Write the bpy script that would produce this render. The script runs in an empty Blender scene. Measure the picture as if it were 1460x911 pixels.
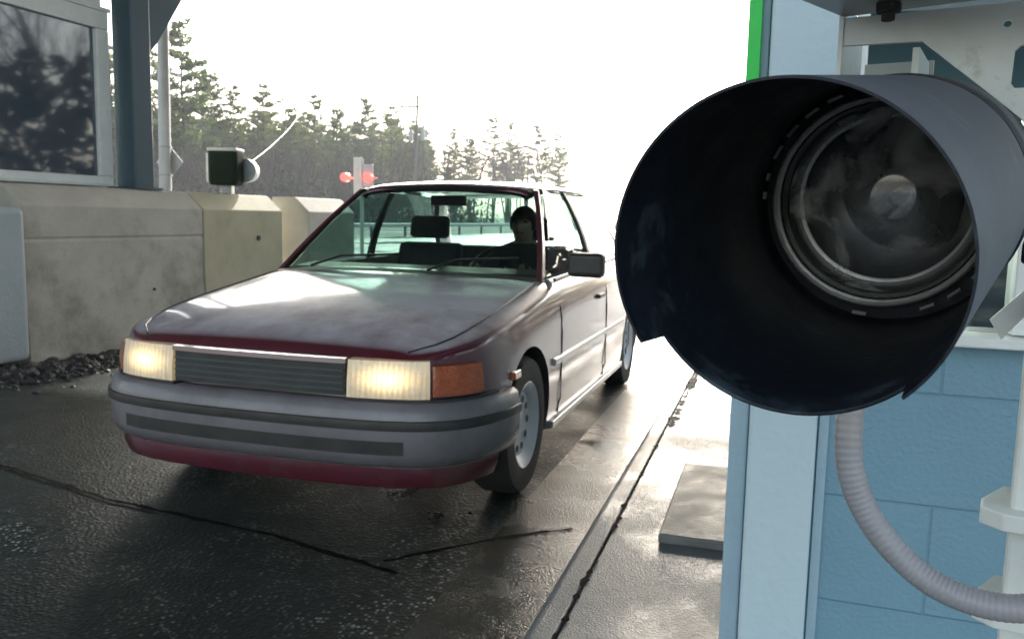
import bpy, bmesh, math, random
from mathutils import Vector, Matrix
S = bpy.context.scene
COL = S.collection
R = math.radians
PI = math.pi

# ------------------------------------------------------------------ materials
def nmat(name):
    m = bpy.data.materials.new(name); m.use_nodes = True
    nt = m.node_tree; return m, nt, nt.nodes['Principled BSDF']

def mat(name, c1, c2=None, rough=.5, rough2=None, metal=0, scale=4, detail=6, bump=0, bscale=40, coat=0,
        stretch=(1,1,1), lo=.35, hi=.65, spec=.5, emit=None, estr=0, stain=None, sscale=1.5, slo=.55, shi=.7, trans=0, bdist=.01):
    m, nt, b = nmat(name); N = nt.nodes.new; L = nt.links.new
    b.inputs['Base Color'].default_value = (*c1, 1); b.inputs['Roughness'].default_value = rough
    b.inputs['Metallic'].default_value = metal; b.inputs['Coat Weight'].default_value = coat
    b.inputs['Coat Roughness'].default_value = .05
    b.inputs['Specular IOR Level'].default_value = spec
    b.inputs['Transmission Weight'].default_value = trans
    if emit: b.inputs['Emission Color'].default_value = (*emit, 1); b.inputs['Emission Strength'].default_value = estr
    tc = N('ShaderNodeTexCoord'); mp = N('ShaderNodeMapping'); mp.inputs['Scale'].default_value = stretch
    L(tc.outputs['Object'], mp.inputs['Vector'])
    if c2 or rough2 is not None:
        n = N('ShaderNodeTexNoise'); n.inputs['Scale'].default_value = scale; n.inputs['Detail'].default_value = detail
        n.inputs['Roughness'].default_value = .65
        L(mp.outputs[0], n.inputs['Vector'])
        r = N('ShaderNodeMapRange'); r.inputs['From Min'].default_value = lo; r.inputs['From Max'].default_value = hi
        L(n.outputs['Fac'], r.inputs['Value'])
        if c2:
            mx = N('ShaderNodeMix'); mx.data_type = 'RGBA'
            mx.inputs['A'].default_value = (*c1, 1); mx.inputs['B'].default_value = (*c2, 1)
            L(r.outputs[0], mx.inputs['Factor']); out = mx.outputs['Result']
            if stain:
                n2 = N('ShaderNodeTexNoise'); n2.inputs['Scale'].default_value = sscale; n2.inputs['Detail'].default_value = 8
                n2.inputs['Roughness'].default_value = .7
                L(tc.outputs['Object'], n2.inputs['Vector'])
                r2 = N('ShaderNodeMapRange'); r2.inputs['From Min'].default_value = slo; r2.inputs['From Max'].default_value = shi
                L(n2.outputs['Fac'], r2.inputs['Value'])
                m2 = N('ShaderNodeMix'); m2.data_type = 'RGBA'; m2.inputs['B'].default_value = (*stain, 1)
                L(r2.outputs[0], m2.inputs['Factor']); L(out, m2.inputs['A']); out = m2.outputs['Result']
            L(out, b.inputs['Base Color'])
        if rough2 is not None:
            q = N('ShaderNodeMapRange'); q.inputs['To Min'].default_value = rough; q.inputs['To Max'].default_value = rough2
            L(r.outputs[0], q.inputs['Value']); L(q.outputs[0], b.inputs['Roughness'])
    if bump:
        n3 = N('ShaderNodeTexNoise'); n3.inputs['Scale'].default_value = bscale; n3.inputs['Detail'].default_value = 5
        L(tc.outputs['Object'], n3.inputs['Vector'])
        bp = N('ShaderNodeBump'); bp.inputs['Strength'].default_value = bump; bp.inputs['Distance'].default_value = bdist
        L(n3.outputs['Fac'], bp.inputs['Height']); L(bp.outputs[0], b.inputs['Normal'])
    return m

def glass_mat(name, tint=(.8, .9, .9), rough=.0, refl=1.45, alpha=.85):
    # thin pane: mostly see-through, mirror by Fresnel
    m = bpy.data.materials.new(name); m.use_nodes = True; nt = m.node_tree; nt.nodes.clear(); N = nt.nodes.new; L = nt.links.new
    o = N('ShaderNodeOutputMaterial'); t = N('ShaderNodeBsdfTransparent'); t.inputs[0].default_value = (*tint, 1)
    g = N('ShaderNodeBsdfGlossy'); g.inputs['Roughness'].default_value = rough
    f = N('ShaderNodeFresnel'); f.inputs[0].default_value = refl
    mx = N('ShaderNodeMixShader'); L(f.outputs[0], mx.inputs[0]); L(t.outputs[0], mx.inputs[1]); L(g.outputs[0], mx.inputs[2])
    L(mx.outputs[0], o.inputs[0]); return m

def wet_ground(name, base, base2, peb, pscale, pamt, rdry, rwet, wscale, wlo, whi, bumpd=.004, crackc=None, brown=None):
    m, nt, b = nmat(name); N = nt.nodes.new; L = nt.links.new
    tc = N('ShaderNodeTexCoord'); V = tc.outputs['Object']
    def noise(s, d=6, r=.6):
        n = N('ShaderNodeTexNoise'); n.inputs['Scale'].default_value = s; n.inputs['Detail'].default_value = d
        n.inputs['Roughness'].default_value = r; L(V, n.inputs['Vector']); return n.outputs['Fac']
    def rng(v, a, c, x=0., y=1.):
        r = N('ShaderNodeMapRange'); r.inputs['From Min'].default_value = a; r.inputs['From Max'].default_value = c
        r.inputs['To Min'].default_value = x; r.inputs['To Max'].default_value = y; L(v, r.inputs['Value']); return r.outputs[0]
    def mix(f, a, c):
        x = N('ShaderNodeMix'); x.data_type = 'RGBA'
        for s, v in (('A', a), ('B', c)):
            if isinstance(v, tuple): x.inputs[s].default_value = (*v, 1)
            else: L(v, x.inputs[s])
        L(f, x.inputs['Factor']); return x.outputs['Result']
    def math_(op, a, c):
        x = N('ShaderNodeMath'); x.operation = op
        for i, v in enumerate((a, c)):
            if isinstance(v, (int, float)): x.inputs[i].default_value = v
            else: L(v, x.inputs[i])
        return x.outputs[0]
    col = mix(rng(noise(2.3, 8, .7), .35, .68), base, base2)
    if brown: col = mix(rng(noise(.9, 6, .7), .5, .68), col, brown)
    vo = N('ShaderNodeTexVoronoi'); vo.inputs['Scale'].default_value = pscale; L(V, vo.inputs['Vector'])
    sep = N('ShaderNodeSeparateColor'); L(vo.outputs['Color'], sep.inputs[0])
    pm = rng(sep.outputs[0], 1 - pamt, 1 - pamt + .03)
    pm = math_('MULTIPLY', pm, rng(vo.outputs['Distance'], .42, .3))
    col = mix(math_('MULTIPLY', pm, rng(noise(1.6, 7, .7), .44, .62)), col, mix(sep.outputs[1], peb, tuple(x * .45 for x in peb)))
    L(col, b.inputs['Base Color'])
    wet = rng(noise(wscale, 7, .6), wlo, whi)
    rr = N('ShaderNodeMapRange'); rr.inputs['To Min'].default_value = rdry; rr.inputs['To Max'].default_value = rwet
    L(wet, rr.inputs['Value']); L(rr.outputs[0], b.inputs['Roughness'])
    h = math_('ADD', math_('MULTIPLY', rng(vo.outputs['Distance'], .6, 0), .8), math_('MULTIPLY', noise(240, 3), .25))
    h = math_('MULTIPLY', h, math_('SUBTRACT', 1.05, wet))
    bp = N('ShaderNodeBump'); bp.inputs['Strength'].default_value = .8; bp.inputs['Distance'].default_value = bumpd
    L(h, bp.inputs['Height']); L(bp.outputs[0], b.inputs['Normal'])
    return m

def block_wall_mat():
    m, nt, b = nmat('painted_block'); N = nt.nodes.new; L = nt.links.new
    tc = N('ShaderNodeTexCoord'); sp = N('ShaderNodeSeparateXYZ'); L(tc.outputs['Object'], sp.inputs[0])
    cb = N('ShaderNodeCombineXYZ')
    a1 = N('ShaderNodeMath'); a1.inputs[1].default_value = 10.27; L(sp.outputs[0], a1.inputs[0])
    a2 = N('ShaderNodeMath'); a2.inputs[1].default_value = 10.19; L(sp.outputs[2], a2.inputs[0])
    L(a1.outputs[0], cb.inputs[0]); L(a2.outputs[0], cb.inputs[1])
    br = N('ShaderNodeTexBrick'); br.inputs['Scale'].default_value = 1; br.inputs['Brick Width'].default_value = .4
    br.inputs['Row Height'].default_value = .2; br.inputs['Mortar Size'].default_value = .0028; br.inputs['Mortar Smooth'].default_value = .6
    br.offset = .5; br.inputs['Color1'].default_value = (.175, .325, .415, 1); br.inputs['Color2'].default_value = (.185, .34, .43, 1)
    br.inputs['Mortar'].default_value = (.16, .305, .395, 1)
    L(cb.outputs[0], br.inputs['Vector'])
    n = N('ShaderNodeTexNoise'); n.inputs['Scale'].default_value = 5; n.inputs['Detail'].default_value = 8; L(tc.outputs['Object'], n.inputs['Vector'])
    mx = N('ShaderNodeMix'); mx.data_type = 'RGBA'; mx.blend_type = 'MULTIPLY'; mx.inputs['Factor'].default_value = .2
    cr = N('ShaderNodeValToRGB'); cr.color_ramp.elements[0].position = .35; cr.color_ramp.elements[1].position = .65
    cr.color_ramp.elements[0].color = (.6, .6, .62, 1); L(n.outputs['Fac'], cr.inputs[0])
    L(br.outputs['Color'], mx.inputs['A']); L(cr.outputs[0], mx.inputs['B']); L(mx.outputs['Result'], b.inputs['Base Color'])
    n3 = N('ShaderNodeTexNoise'); n3.inputs['Scale'].default_value = 110; n3.inputs['Detail'].default_value = 4; L(tc.outputs['Object'], n3.inputs['Vector'])
    ad = N('ShaderNodeMath'); ad.operation = 'MULTIPLY_ADD'; ad.inputs[1].default_value = -1.1
    L(br.outputs['Fac'], ad.inputs[0]); L(n3.outputs['Fac'], ad.inputs[2])
    bp = N('ShaderNodeBump'); bp.inputs['Strength'].default_value = .7; bp.inputs['Distance'].default_value = .003
    L(ad.outputs[0], bp.inputs['Height']); L(bp.outputs[0], b.inputs['Normal']); b.inputs['Roughness'].default_value = .5
    return m

M = {}
M['road'] = wet_ground('road', (.009, .0135, .0115), (.021, .028, .024), (.42, .45, .40), 62, .45, .55, .16, .8, .42, .7, .005)
M['road'].node_tree.nodes['Principled BSDF'].inputs['Specular IOR Level'].default_value = .4
M['gutter'] = wet_ground('gutter', (.075, .07, .055), (.05, .05, .045), (.2, .18, .15), 120, .12, .40, .1, 1.3, .4, .65, .003, brown=(.10, .075, .04))
M['walk'] = wet_ground('walk', (.17, .19, .20), (.12, .135, .145), (.27, .28, .28), 160, .15, .50, .2, 1.8, .45, .66, .003)
M['walk'].node_tree.nodes['Principled BSDF'].inputs['Specular IOR Level'].default_value = .35
M['plaza'] = wet_ground('plaza', (.05, .052, .052), (.085, .087, .085), (.2, .2, .2), 30, .1, .5, .12, .25, .45, .6, .004)
M['ground'] = mat('ground', (.10, .085, .05), (.16, .15, .12), rough=.9, scale=.4, bump=.6, bscale=3, stain=(.35, .37, .38), sscale=.15, slo=.52, shi=.6)
M['conc'] = mat('concrete', (.56, .53, .46), (.45, .425, .365), rough=.8, scale=2.5, bump=.5, bscale=60, stain=(.20, .19, .14), sscale=1.1, slo=.5, shi=.72, bdist=.006)
M['conc_y'] = mat('yellowed_concrete', (.52, .48, .34), (.42, .39, .27), rough=.75, scale=3, bump=.4, bscale=60, stain=(.14, .13, .10), sscale=3, slo=.62, shi=.8)
M['conc_p'] = mat('pale_concrete', (.42, .47, .49), (.37, .42, .44), rough=.7, scale=3, bump=.3, bscale=60)
M['paver'] = mat('paver', (.20, .205, .195), (.13, .135, .13), rough=.7, rough2=.5, scale=7, bump=.6, bscale=90, bdist=.004)
M['tar'] = mat('joint_tar', (.004, .004, .004), spec=.1, rough=.9, bump=.5, bscale=50)
M['block'] = block_wall_mat()
M['pil'] = mat('pilaster_paint', (.53, .66, .70), (.48, .61, .66), rough=.45, scale=3, bump=.15, bscale=50, stretch=(1, 1, .3), stain=(.28, .38, .42), sscale=5, slo=.62, shi=.75)
M['trimblue'] = mat('trim_paint', (.36, .50, .58), (.30, .43, .51), rough=.5, scale=4, bump=.2, bscale=60)
M['green'] = mat('green_trim', (.0, .62, .06), (.0, .56, .05), rough=.35, scale=6)
M['white'] = mat('white_paint', (.80, .83, .81), (.72, .75, .72), rough=.4, scale=6, bump=.08, bscale=30, stain=(.42, .40, .32), sscale=8, slo=.62, shi=.8)
M['cream'] = mat('worn_white_steel', (.74, .77, .74), (.64, .67, .63), rough=.45, scale=9, bump=.12, bscale=50, stain=(.33, .31, .24), sscale=14, slo=.60, shi=.78)
M['galv'] = mat('galvanised', (.33, .36, .38), (.24, .26, .28), rough=.42, metal=.6, scale=9, bump=.1, bscale=30)
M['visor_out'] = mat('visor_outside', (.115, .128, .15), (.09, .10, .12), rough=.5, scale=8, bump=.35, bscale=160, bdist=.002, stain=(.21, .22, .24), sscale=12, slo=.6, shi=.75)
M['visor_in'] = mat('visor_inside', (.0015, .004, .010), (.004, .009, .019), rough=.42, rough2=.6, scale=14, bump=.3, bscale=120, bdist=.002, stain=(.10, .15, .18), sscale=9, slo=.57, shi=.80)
M['black'] = mat('black_plastic', (.012, .012, .013), rough=.4)
M['rubber'] = mat('rubber', (.014, .014, .014), (.03, .03, .028), rough=.75, scale=8, bump=.3, bscale=80)
M['ring'] = mat('lens_ring_metal', (.62, .62, .60), (.42, .42, .40), rough=.3, metal=.25, scale=20, bump=.1, bscale=60)
M['gasket'] = mat('gasket', (.012, .014, .012), (.06, .07, .04), rough=.4, scale=25, lo=.5, hi=.75)
M['reflector'] = mat('reflector_bowl', (.85, .82, .76), (.55, .53, .48), rough=.3, rough2=.5, metal=.35, scale=7, bump=.15, bscale=35, lo=.4, hi=.7)
M['darkbowl'] = mat('dark_lamp_bowl', (.03, .042, .042), (.10, .12, .11), rough=.15, rough2=.35, metal=.6, scale=9, bump=.1, bscale=30)
M['bulb'] = mat('bulb', (.85, .86, .82), rough=.2)
def dust_glare_glass(name):  # diffuse patches: dust, brightened to stand in for sky reflections
    m = bpy.data.materials.new(name); m.use_nodes = True; nt = m.node_tree; nt.nodes.clear(); N = nt.nodes.new; L = nt.links.new
    o = N('ShaderNodeOutputMaterial'); t = N('ShaderNodeBsdfTransparent'); t.inputs[0].default_value = (.82, .86, .85, 1)
    g = N('ShaderNodeBsdfGlossy'); g.inputs['Roughness'].default_value = .06
    f = N('ShaderNodeFresnel'); f.inputs[0].default_value = 2.6
    mx = N('ShaderNodeMixShader'); L(f.outputs[0], mx.inputs[0]); L(t.outputs[0], mx.inputs[1]); L(g.outputs[0], mx.inputs[2])
    tc = N('ShaderNodeTexCoord'); n = N('ShaderNodeTexNoise'); n.inputs['Scale'].default_value = 17; n.inputs['Detail'].default_value = 5; n.inputs['Distortion'].default_value = 1.1
    mp = N('ShaderNodeMapping'); mp.inputs['Location'].default_value = (.35, 0, .12); L(tc.outputs['Object'], mp.inputs['Vector']); L(mp.outputs[0], n.inputs['Vector'])
    r = N('ShaderNodeMapRange'); r.inputs['From Min'].default_value = .44; r.inputs['From Max'].default_value = .68; r.inputs['To Min'].default_value = .05; r.inputs['To Max'].default_value = .85; L(n.outputs['Fac'], r.inputs['Value'])
    d = N('ShaderNodeBsdfDiffuse'); d.inputs[0].default_value = (.90, .88, .84, 1)
    m2 = N('ShaderNodeMixShader'); L(r.outputs[0], m2.inputs[0]); L(mx.outputs[0], m2.inputs[1]); L(d.outputs[0], m2.inputs[2])
    L(m2.outputs[0], o.inputs[0]); return m
M['lensglass'] = dust_glare_glass('lens_glass')
M['conduit'] = mat('conduit', (.30, .30, .32), (.25, .25, .27), rough=.4, scale=10, stain=(.32, .3, .27), sscale=9)
M['column'] = mat('column_paint', (.035, .085, .115), (.028, .07, .095), rough=.4, scale=2, bump=.1, bscale=40)
M['pole'] = mat('galvanised_pole', (.42, .44, .45), (.34, .36, .37), rough=.5, metal=.3, scale=3)
M['wood'] = mat('weathered_wood', (.16, .15, .14), (.10, .095, .085), rough=.85, scale=4, stretch=(1, 1, .1))
M['sign'] = mat('sign_back', (.5, .52, .54), (.42, .44, .46), rough=.4, metal=.3)
M['redlamp'] = mat('red_lamp', (.6, .02, .02), rough=.4, emit=(1, .06, .05), estr=1.5)
M['housing_g'] = mat('dark_green_housing', (.003, .011, .006), (.006, .018, .010), spec=.15, rough=.7, scale=6)
M['silver'] = mat('silver', (.62, .63, .66), (.52, .53, .55), rough=.4, metal=.15, scale=6)
M['boothglass'] = mat('booth_glass', (.03, .055, .085), rough=.03, spec=1, coat=1)
M['boothglass'].node_tree.nodes['Principled BSDF'].inputs['Coat IOR'].default_value = 1.55
M['roomdark'] = mat('dark_wall', (.03, .04, .05), rough=.8)
M['pane'] = glass_mat('clear_pane', (.75, .85, .85), .0)
M['ceil'] = mat('canopy_metal', (.20, .22, .23), (.16, .18, .19), rough=.6, scale=1)
M['bark'] = mat('bark', (.085, .075, .065), (.045, .04, .036), rough=.95, scale=3, stretch=(1, 1, .2))
M['twig'] = mat('twigs', (.10, .085, .075), (.06, .05, .045), rough=.95, scale=1)
def lamp_glow(m, col, amb, peak, fall):
    nt = m.node_tree; N = nt.nodes.new; L = nt.links.new; b = nt.nodes['Principled BSDF']
    tc = N('ShaderNodeTexCoord'); mp = N('ShaderNodeMapping'); mp.inputs['Location'].default_value = (-.5, 0, -.5); mp.inputs['Scale'].default_value = (1, 0, 1)
    L(tc.outputs['Generated'], mp.inputs['Vector']); ln = N('ShaderNodeVectorMath'); ln.operation = 'LENGTH'; L(mp.outputs[0], ln.inputs[0])
    p = N('ShaderNodeMath'); p.operation = 'MULTIPLY'; L(ln.outputs['Value'], p.inputs[0]); L(ln.outputs['Value'], p.inputs[1])
    q = N('ShaderNodeMath'); q.operation = 'MULTIPLY'; q.inputs[1].default_value = -fall; L(p.outputs[0], q.inputs[0])
    e = N('ShaderNodeMath'); e.operation = 'EXPONENT'; L(q.outputs[0], e.inputs[0])
    r = N('ShaderNodeMath'); r.operation = 'MULTIPLY_ADD'; r.inputs[1].default_value = peak; r.inputs[2].default_value = amb; L(e.outputs[0], r.inputs[0])
    wv = N('ShaderNodeTexWave'); wv.inputs['Scale'].default_value = 16; L(tc.outputs['Object'], wv.inputs['Vector'])
    w2 = N('ShaderNodeMath'); w2.operation = 'MULTIPLY_ADD'; w2.inputs[1].default_value = .45; w2.inputs[2].default_value = .65; L(wv.outputs['Fac'], w2.inputs[0])
    w3 = N('ShaderNodeMath'); w3.operation = 'MULTIPLY'; L(w2.outputs[0], w3.inputs[0]); L(r.outputs[0], w3.inputs[1])
    b.inputs['Emission Color'].default_value = (*col, 1); L(w3.outputs[0], b.inputs['Emission Strength'])
M['needle'] = mat('needles', (.075, .10, .045), (.04, .058, .028), rough=.7, scale=.6, detail=3)
M['needle2'] = mat('needles_yellowish', (.11, .13, .05), (.055, .075, .03), rough=.7, scale=.6, detail=3)
for k_ in ('needle', 'needle2'):
    nt = M[k_].node_tree; b = nt.nodes['Principled BSDF']; tl = nt.nodes.new('ShaderNodeBsdfTranslucent'); mx = nt.nodes.new('ShaderNodeMixShader'); mx.inputs[0].default_value = .45
    tl.inputs[0].default_value = (.13, .19, .055, 1) if k_ == 'needle' else (.17, .21, .06, 1)
    nt.links.new(b.outputs[0], mx.inputs[1]); nt.links.new(tl.outputs[0], mx.inputs[2]); nt.links.new(mx.outputs[0], nt.nodes['Material Output'].inputs[0])
M['brush'] = mat('brush', (.075, .068, .055), (.04, .042, .034), rough=.95, scale=.5)
M['slush'] = mat('dirty_slush', (.03, .032, .036), (.008, .008, .009), rough=.35, rough2=.6, scale=14, bump=1, bscale=30, bdist=.03, stain=(.16, .17, .18), sscale=22, slo=.62, shi=.7)
# car
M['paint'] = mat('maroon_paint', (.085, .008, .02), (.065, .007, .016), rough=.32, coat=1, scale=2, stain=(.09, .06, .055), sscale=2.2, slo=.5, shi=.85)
def sky_sheen(m, col, amt, lo_, hi_):  # whitens up-facing faces: bright sky reflection painted into the base colour
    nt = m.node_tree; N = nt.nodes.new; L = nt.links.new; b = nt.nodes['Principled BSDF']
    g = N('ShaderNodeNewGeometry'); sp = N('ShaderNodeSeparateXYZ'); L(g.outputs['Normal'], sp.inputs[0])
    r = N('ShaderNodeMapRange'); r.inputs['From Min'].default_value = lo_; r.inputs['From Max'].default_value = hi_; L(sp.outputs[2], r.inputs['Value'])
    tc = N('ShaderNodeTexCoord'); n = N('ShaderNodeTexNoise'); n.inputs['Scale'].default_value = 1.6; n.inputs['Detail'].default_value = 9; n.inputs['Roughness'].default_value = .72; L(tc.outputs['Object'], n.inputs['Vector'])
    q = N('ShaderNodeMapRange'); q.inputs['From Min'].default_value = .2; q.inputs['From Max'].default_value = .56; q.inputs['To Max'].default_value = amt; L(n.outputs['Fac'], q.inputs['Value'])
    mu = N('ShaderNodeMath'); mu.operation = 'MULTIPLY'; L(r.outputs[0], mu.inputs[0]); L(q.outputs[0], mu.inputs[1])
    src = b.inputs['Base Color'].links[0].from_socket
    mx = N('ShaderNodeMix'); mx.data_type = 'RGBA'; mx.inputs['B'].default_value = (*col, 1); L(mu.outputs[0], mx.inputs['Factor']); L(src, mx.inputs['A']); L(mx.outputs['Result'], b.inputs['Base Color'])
M['paint'].node_tree.nodes['Principled BSDF'].inputs['Coat IOR'].default_value = 1.6
M['paint'].node_tree.nodes['Principled BSDF'].inputs['Coat Roughness'].default_value = .08
sky_sheen(M['paint'], (.72, .70, .76), .9, .84, .975)
M['bumper'] = mat('bumper_plastic', (.17, .165, .178), (.11, .105, .113), rough=.35, rough2=.55, scale=3, coat=.4, stain=(.10, .09, .085), sscale=4, slo=.5, shi=.8)
M['grillebar'] = mat('grille_bar', (.05, .075, .08), rough=.3, coat=.5)
M['dark_trim'] = mat('dark_trim', (.015, .016, .017), (.04, .038, .036), rough=.45, scale=6)
M['chrome'] = mat('chrome', (.6, .6, .6), rough=.15, metal=1)
M['moulding'] = mat('silver_moulding', (.42, .42, .43), rough=.3, metal=.7)
M['carglass'] = glass_mat('car_glass', (.48, .64, .60), .0, 1.5)
M['headlamp'] = mat('headlamp_glass', (.62, .56, .44), (.40, .36, .28), rough=.12, coat=1, scale=60, stretch=(1, 1, .05), bump=.5, bscale=70, emit=(1, .66, .30), estr=.10)
M['headcore'] = mat('headlamp_beam', (.9, .85, .7), rough=.1, coat=1, emit=(1, .74, .38), estr=.55)
lamp_glow(M['headlamp'], (1, .66, .28), .06, .85, 15)
M['amber'] = mat('amber_lens', (.42, .085, .012), (.30, .05, .01), rough=.15, coat=1, scale=30, stretch=(1, 1, 3), bump=.3, bscale=90)
M['redlens'] = mat('red_lens', (.4, .01, .01), rough=.15, coat=1)
M['cloth_seat'] = mat('seat_cloth', (.05, .05, .055), (.03, .03, .034), rough=.9, scale=20)
M['jacket'] = mat('jacket', (.025, .03, .035), (.015, .018, .022), rough=.85, scale=8)
M['skin'] = mat('skin', (.45, .26, .18), rough=.5)
M['lips'] = mat('lips', (.22, .09, .07), rough=.5)
M['hair'] = mat('hair', (.03, .02, .015), rough=.6)

# ------------------------------------------------------------------ mesh helpers
def inv_of(parent):
    m = Matrix.Identity(4); p = parent; chain = []
    while p is not None: chain.append(p.matrix_basis.copy()); p = p.parent
    for c in reversed(chain): m = m @ c
    return m.inverted()

class MB:
    """collects geometry in world or local coordinates and links it as one object"""
    def __init__(self): self.v = []; self.f = []; self.mi = []; self.cur = 0
    def add(self, vs, fs):
        o = len(self.v); self.v += [tuple(p) for p in vs]; self.f += [tuple(i + o for i in f) for f in fs]; self.mi += [self.cur] * len(fs)
        return self
    def box(self, x0, x1, y0, y1, z0, z1):
        vs = [(x, y, z) for z in (z0, z1) for y in (y0, y1) for x in (x0, x1)]
        return self.add(vs, [(0, 2, 3, 1), (4, 5, 7, 6), (0, 1, 5, 4), (2, 6, 7, 3), (0, 4, 6, 2), (1, 3, 7, 5)])
    def prism(self, pts, a, b, axis='y'):
        """closed polygon pts (2D) extruded from a to b along axis"""
        n = len(pts)
        def P(p, t):
            return (p[0], t, p[1]) if axis == 'y' else ((t, p[0], p[1]) if axis == 'x' else (p[0], p[1], t))
        vs = [P(p, a) for p in pts] + [P(p, b) for p in pts]
        fs = [tuple(range(n)), tuple(range(2 * n - 1, n - 1, -1))] + [(i, i + n, (i + 1) % n + n, (i + 1) % n) for i in range(n)]
        return self.add(vs, fs)
    def tube(self, pts, r, n=8, caps=True):
        """tube along points, r number or list"""
        pts = [Vector(p) for p in pts]; k = len(pts)
        rs = r if isinstance(r, (list, tuple)) else [r] * k
        t0 = (pts[1] - pts[0]).normalized()
        up = Vector((0, 0, 1)) if abs(t0.z) < .9 else Vector((1, 0, 0))
        u = t0.cross(up).normalized(); vs = []
        for i, p in enumerate(pts):
            t = (pts[min(i + 1, k - 1)] - pts[max(i - 1, 0)]).normalized()
            u = (u - t * u.dot(t)).normalized(); w = t.cross(u)
            for j in range(n):
                a = 2 * PI * j / n; vs.append(p + (u * math.cos(a) + w * math.sin(a)) * rs[i])
        fs = [(i * n + j, i * n + (j + 1) % n, (i + 1) * n + (j + 1) % n, (i + 1) * n + j) for i in range(k - 1) for j in range(n)]
        if caps: fs += [tuple(range(n - 1, -1, -1)), tuple((k - 1) * n + j for j in range(n))]
        return self.add(vs, fs)
    def lathe(self, prof, n=48, axis='y', a0=0, a1=2 * PI, c=(0, 0, 0)):
        """prof: list of (axial, radius)"""
        full = abs(a1 - a0 - 2 * PI) < 1e-6; m = n if full else n + 1; vs = []
        for (t, r) in prof:
            for j in range(m):
                a = a0 + (a1 - a0) * j / n; s, q = math.sin(a) * r, math.cos(a) * r
                p = (s, t, q) if axis == 'y' else ((t, s, q) if axis == 'x' else (s, q, t))
                vs.append((p[0] + c[0], p[1] + c[1], p[2] + c[2]))
        fs = [(i * m + j, i * m + (j + 1) % m, (i + 1) * m + (j + 1) % m, (i + 1) * m + j) for i in range(len(prof) - 1) for j in range(n if full else m - 1)]
        return self.add(vs, fs)
    def grid(self, rows):
        nr, nc = len(rows), len(rows[0])
        return self.add([p for r in rows for p in r], [(i * nc + j, i * nc + j + 1, (i + 1) * nc + j + 1, (i + 1) * nc + j) for i in range(nr - 1) for j in range(nc - 1)])
    def build(self, name, mats, parent=None, world=False, smooth=False, bevel=0, segs=2, flip=True, sub=0):
        me = bpy.data.meshes.new(name)
        vs = self.v
        if world and parent is not None:
            im = inv_of(parent); vs = [tuple(im @ Vector(p)) for p in vs]
        me.from_pydata(vs, [], self.f)
        for mm in (mats if isinstance(mats, (list, tuple)) else [mats]): me.materials.append(mm)
        me.polygons.foreach_set('material_index', self.mi)
        if flip and len(self.f) < 60000:
            bm = bmesh.new(); bm.from_mesh(me); bmesh.ops.remove_doubles(bm, verts=bm.verts, dist=1e-5)
            bmesh.ops.recalc_face_normals(bm, faces=bm.faces); bm.to_mesh(me); bm.free()
        if smooth:
            me.polygons.foreach_set('use_smooth', [True] * len(me.polygons))
            try: me.set_sharp_from_angle(angle=R(40 if smooth is True else smooth))
            except Exception: pass
        o = bpy.data.objects.new(name, me); COL.objects.link(o)
        if parent is not None: o.parent = parent
        if bevel:
            b = o.modifiers.new('bevel', 'BEVEL'); b.width = bevel; b.segments = segs; b.limit_method = 'ANGLE'; b.angle_limit = R(35)
        if sub:
            s = o.modifiers.new('sub', 'SUBSURF'); s.levels = sub; s.render_levels = sub
        return o

def tag(o, label=None, cat=None, group=None, kind=None):
    if label: o['label'] = label
    if cat: o['category'] = cat
    if group: o['group'] = group
    if kind: o['kind'] = kind
    return o

def thing(name, loc, label, cat, rz=0, group=None):
    o = bpy.data.objects.new(name, None); COL.objects.link(o); o.location = loc; o.rotation_euler = (0, 0, rz)
    o.empty_display_size = .1
    return tag(o, label, cat, group)

# ------------------------------------------------------------------ camera, world, sun
H = 1.2
cam_d = bpy.data.cameras.new('camera'); cam = bpy.data.objects.new('camera', cam_d); COL.objects.link(cam); S.camera = cam
cam.matrix_world = Matrix.Translation((0, 0, H)) @ (Matrix.Rotation(R(19.3), 4, 'Z') @ Matrix.Rotation(R(90 - 6.9), 4, 'X') @ Matrix.Rotation(R(1.2), 4, 'Z'))
cam_d.sensor_width = 36; cam_d.lens = 36 * 1200 / 1460; cam_d.clip_end = 3000; cam_d.clip_start = .02
cam_d.dof.use_dof = True; cam_d.dof.focus_distance = .75; cam_d.dof.aperture_fstop = 22

SUN_AZ, SUN_EL = -14, 27      # azimuth to the right of +Y
w = bpy.data.worlds.new('World'); S.world = w; w.use_nodes = True; nt = w.node_tree
bg = nt.nodes['Background']; sky = nt.nodes.new('ShaderNodeTexSky'); sky.sky_type = 'NISHITA'; sky.sun_disc = False
sky.sun_elevation = R(SUN_EL); sky.sun_rotation = R(SUN_AZ); sky.dust_density = 3.5; sky.air_density = 1.4; sky.ozone_density = 1.2; sky.altitude = 50
hs = nt.nodes.new('ShaderNodeHueSaturation'); hs.inputs['Saturation'].default_value = .55
nt.links.new(sky.outputs[0], hs.inputs['Color']); nt.links.new(hs.outputs[0], bg.inputs['Color']); bg.inputs['Strength'].default_value = .15
sl = bpy.data.lights.new('sun', 'SUN'); sun = bpy.data.objects.new('sun', sl); COL.objects.link(sun)
sl.energy = 2.0; sl.angle = R(.6); sl.color = (1, .96, .89)
sd = Vector((math.sin(R(SUN_AZ)) * math.cos(R(SUN_EL)), math.cos(R(SUN_AZ)) * math.cos(R(SUN_EL)), math.sin(R(SUN_EL))))
sun.rotation_euler = (-sd).to_track_quat('-Z', 'Y').to_euler(); sun.location = (20, 20, 30)
S.view_settings.view_transform = 'Standard'; S.view_settings.look = 'None'; S.view_settings.exposure = 1.85; S.view_settings.gamma = 1
S.cycles.volume_bounces = 1; S.cycles.max_bounces = 8; S.cycles.transparent_max_bounces = 16
S.cycles.volume_step_rate = 4

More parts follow.
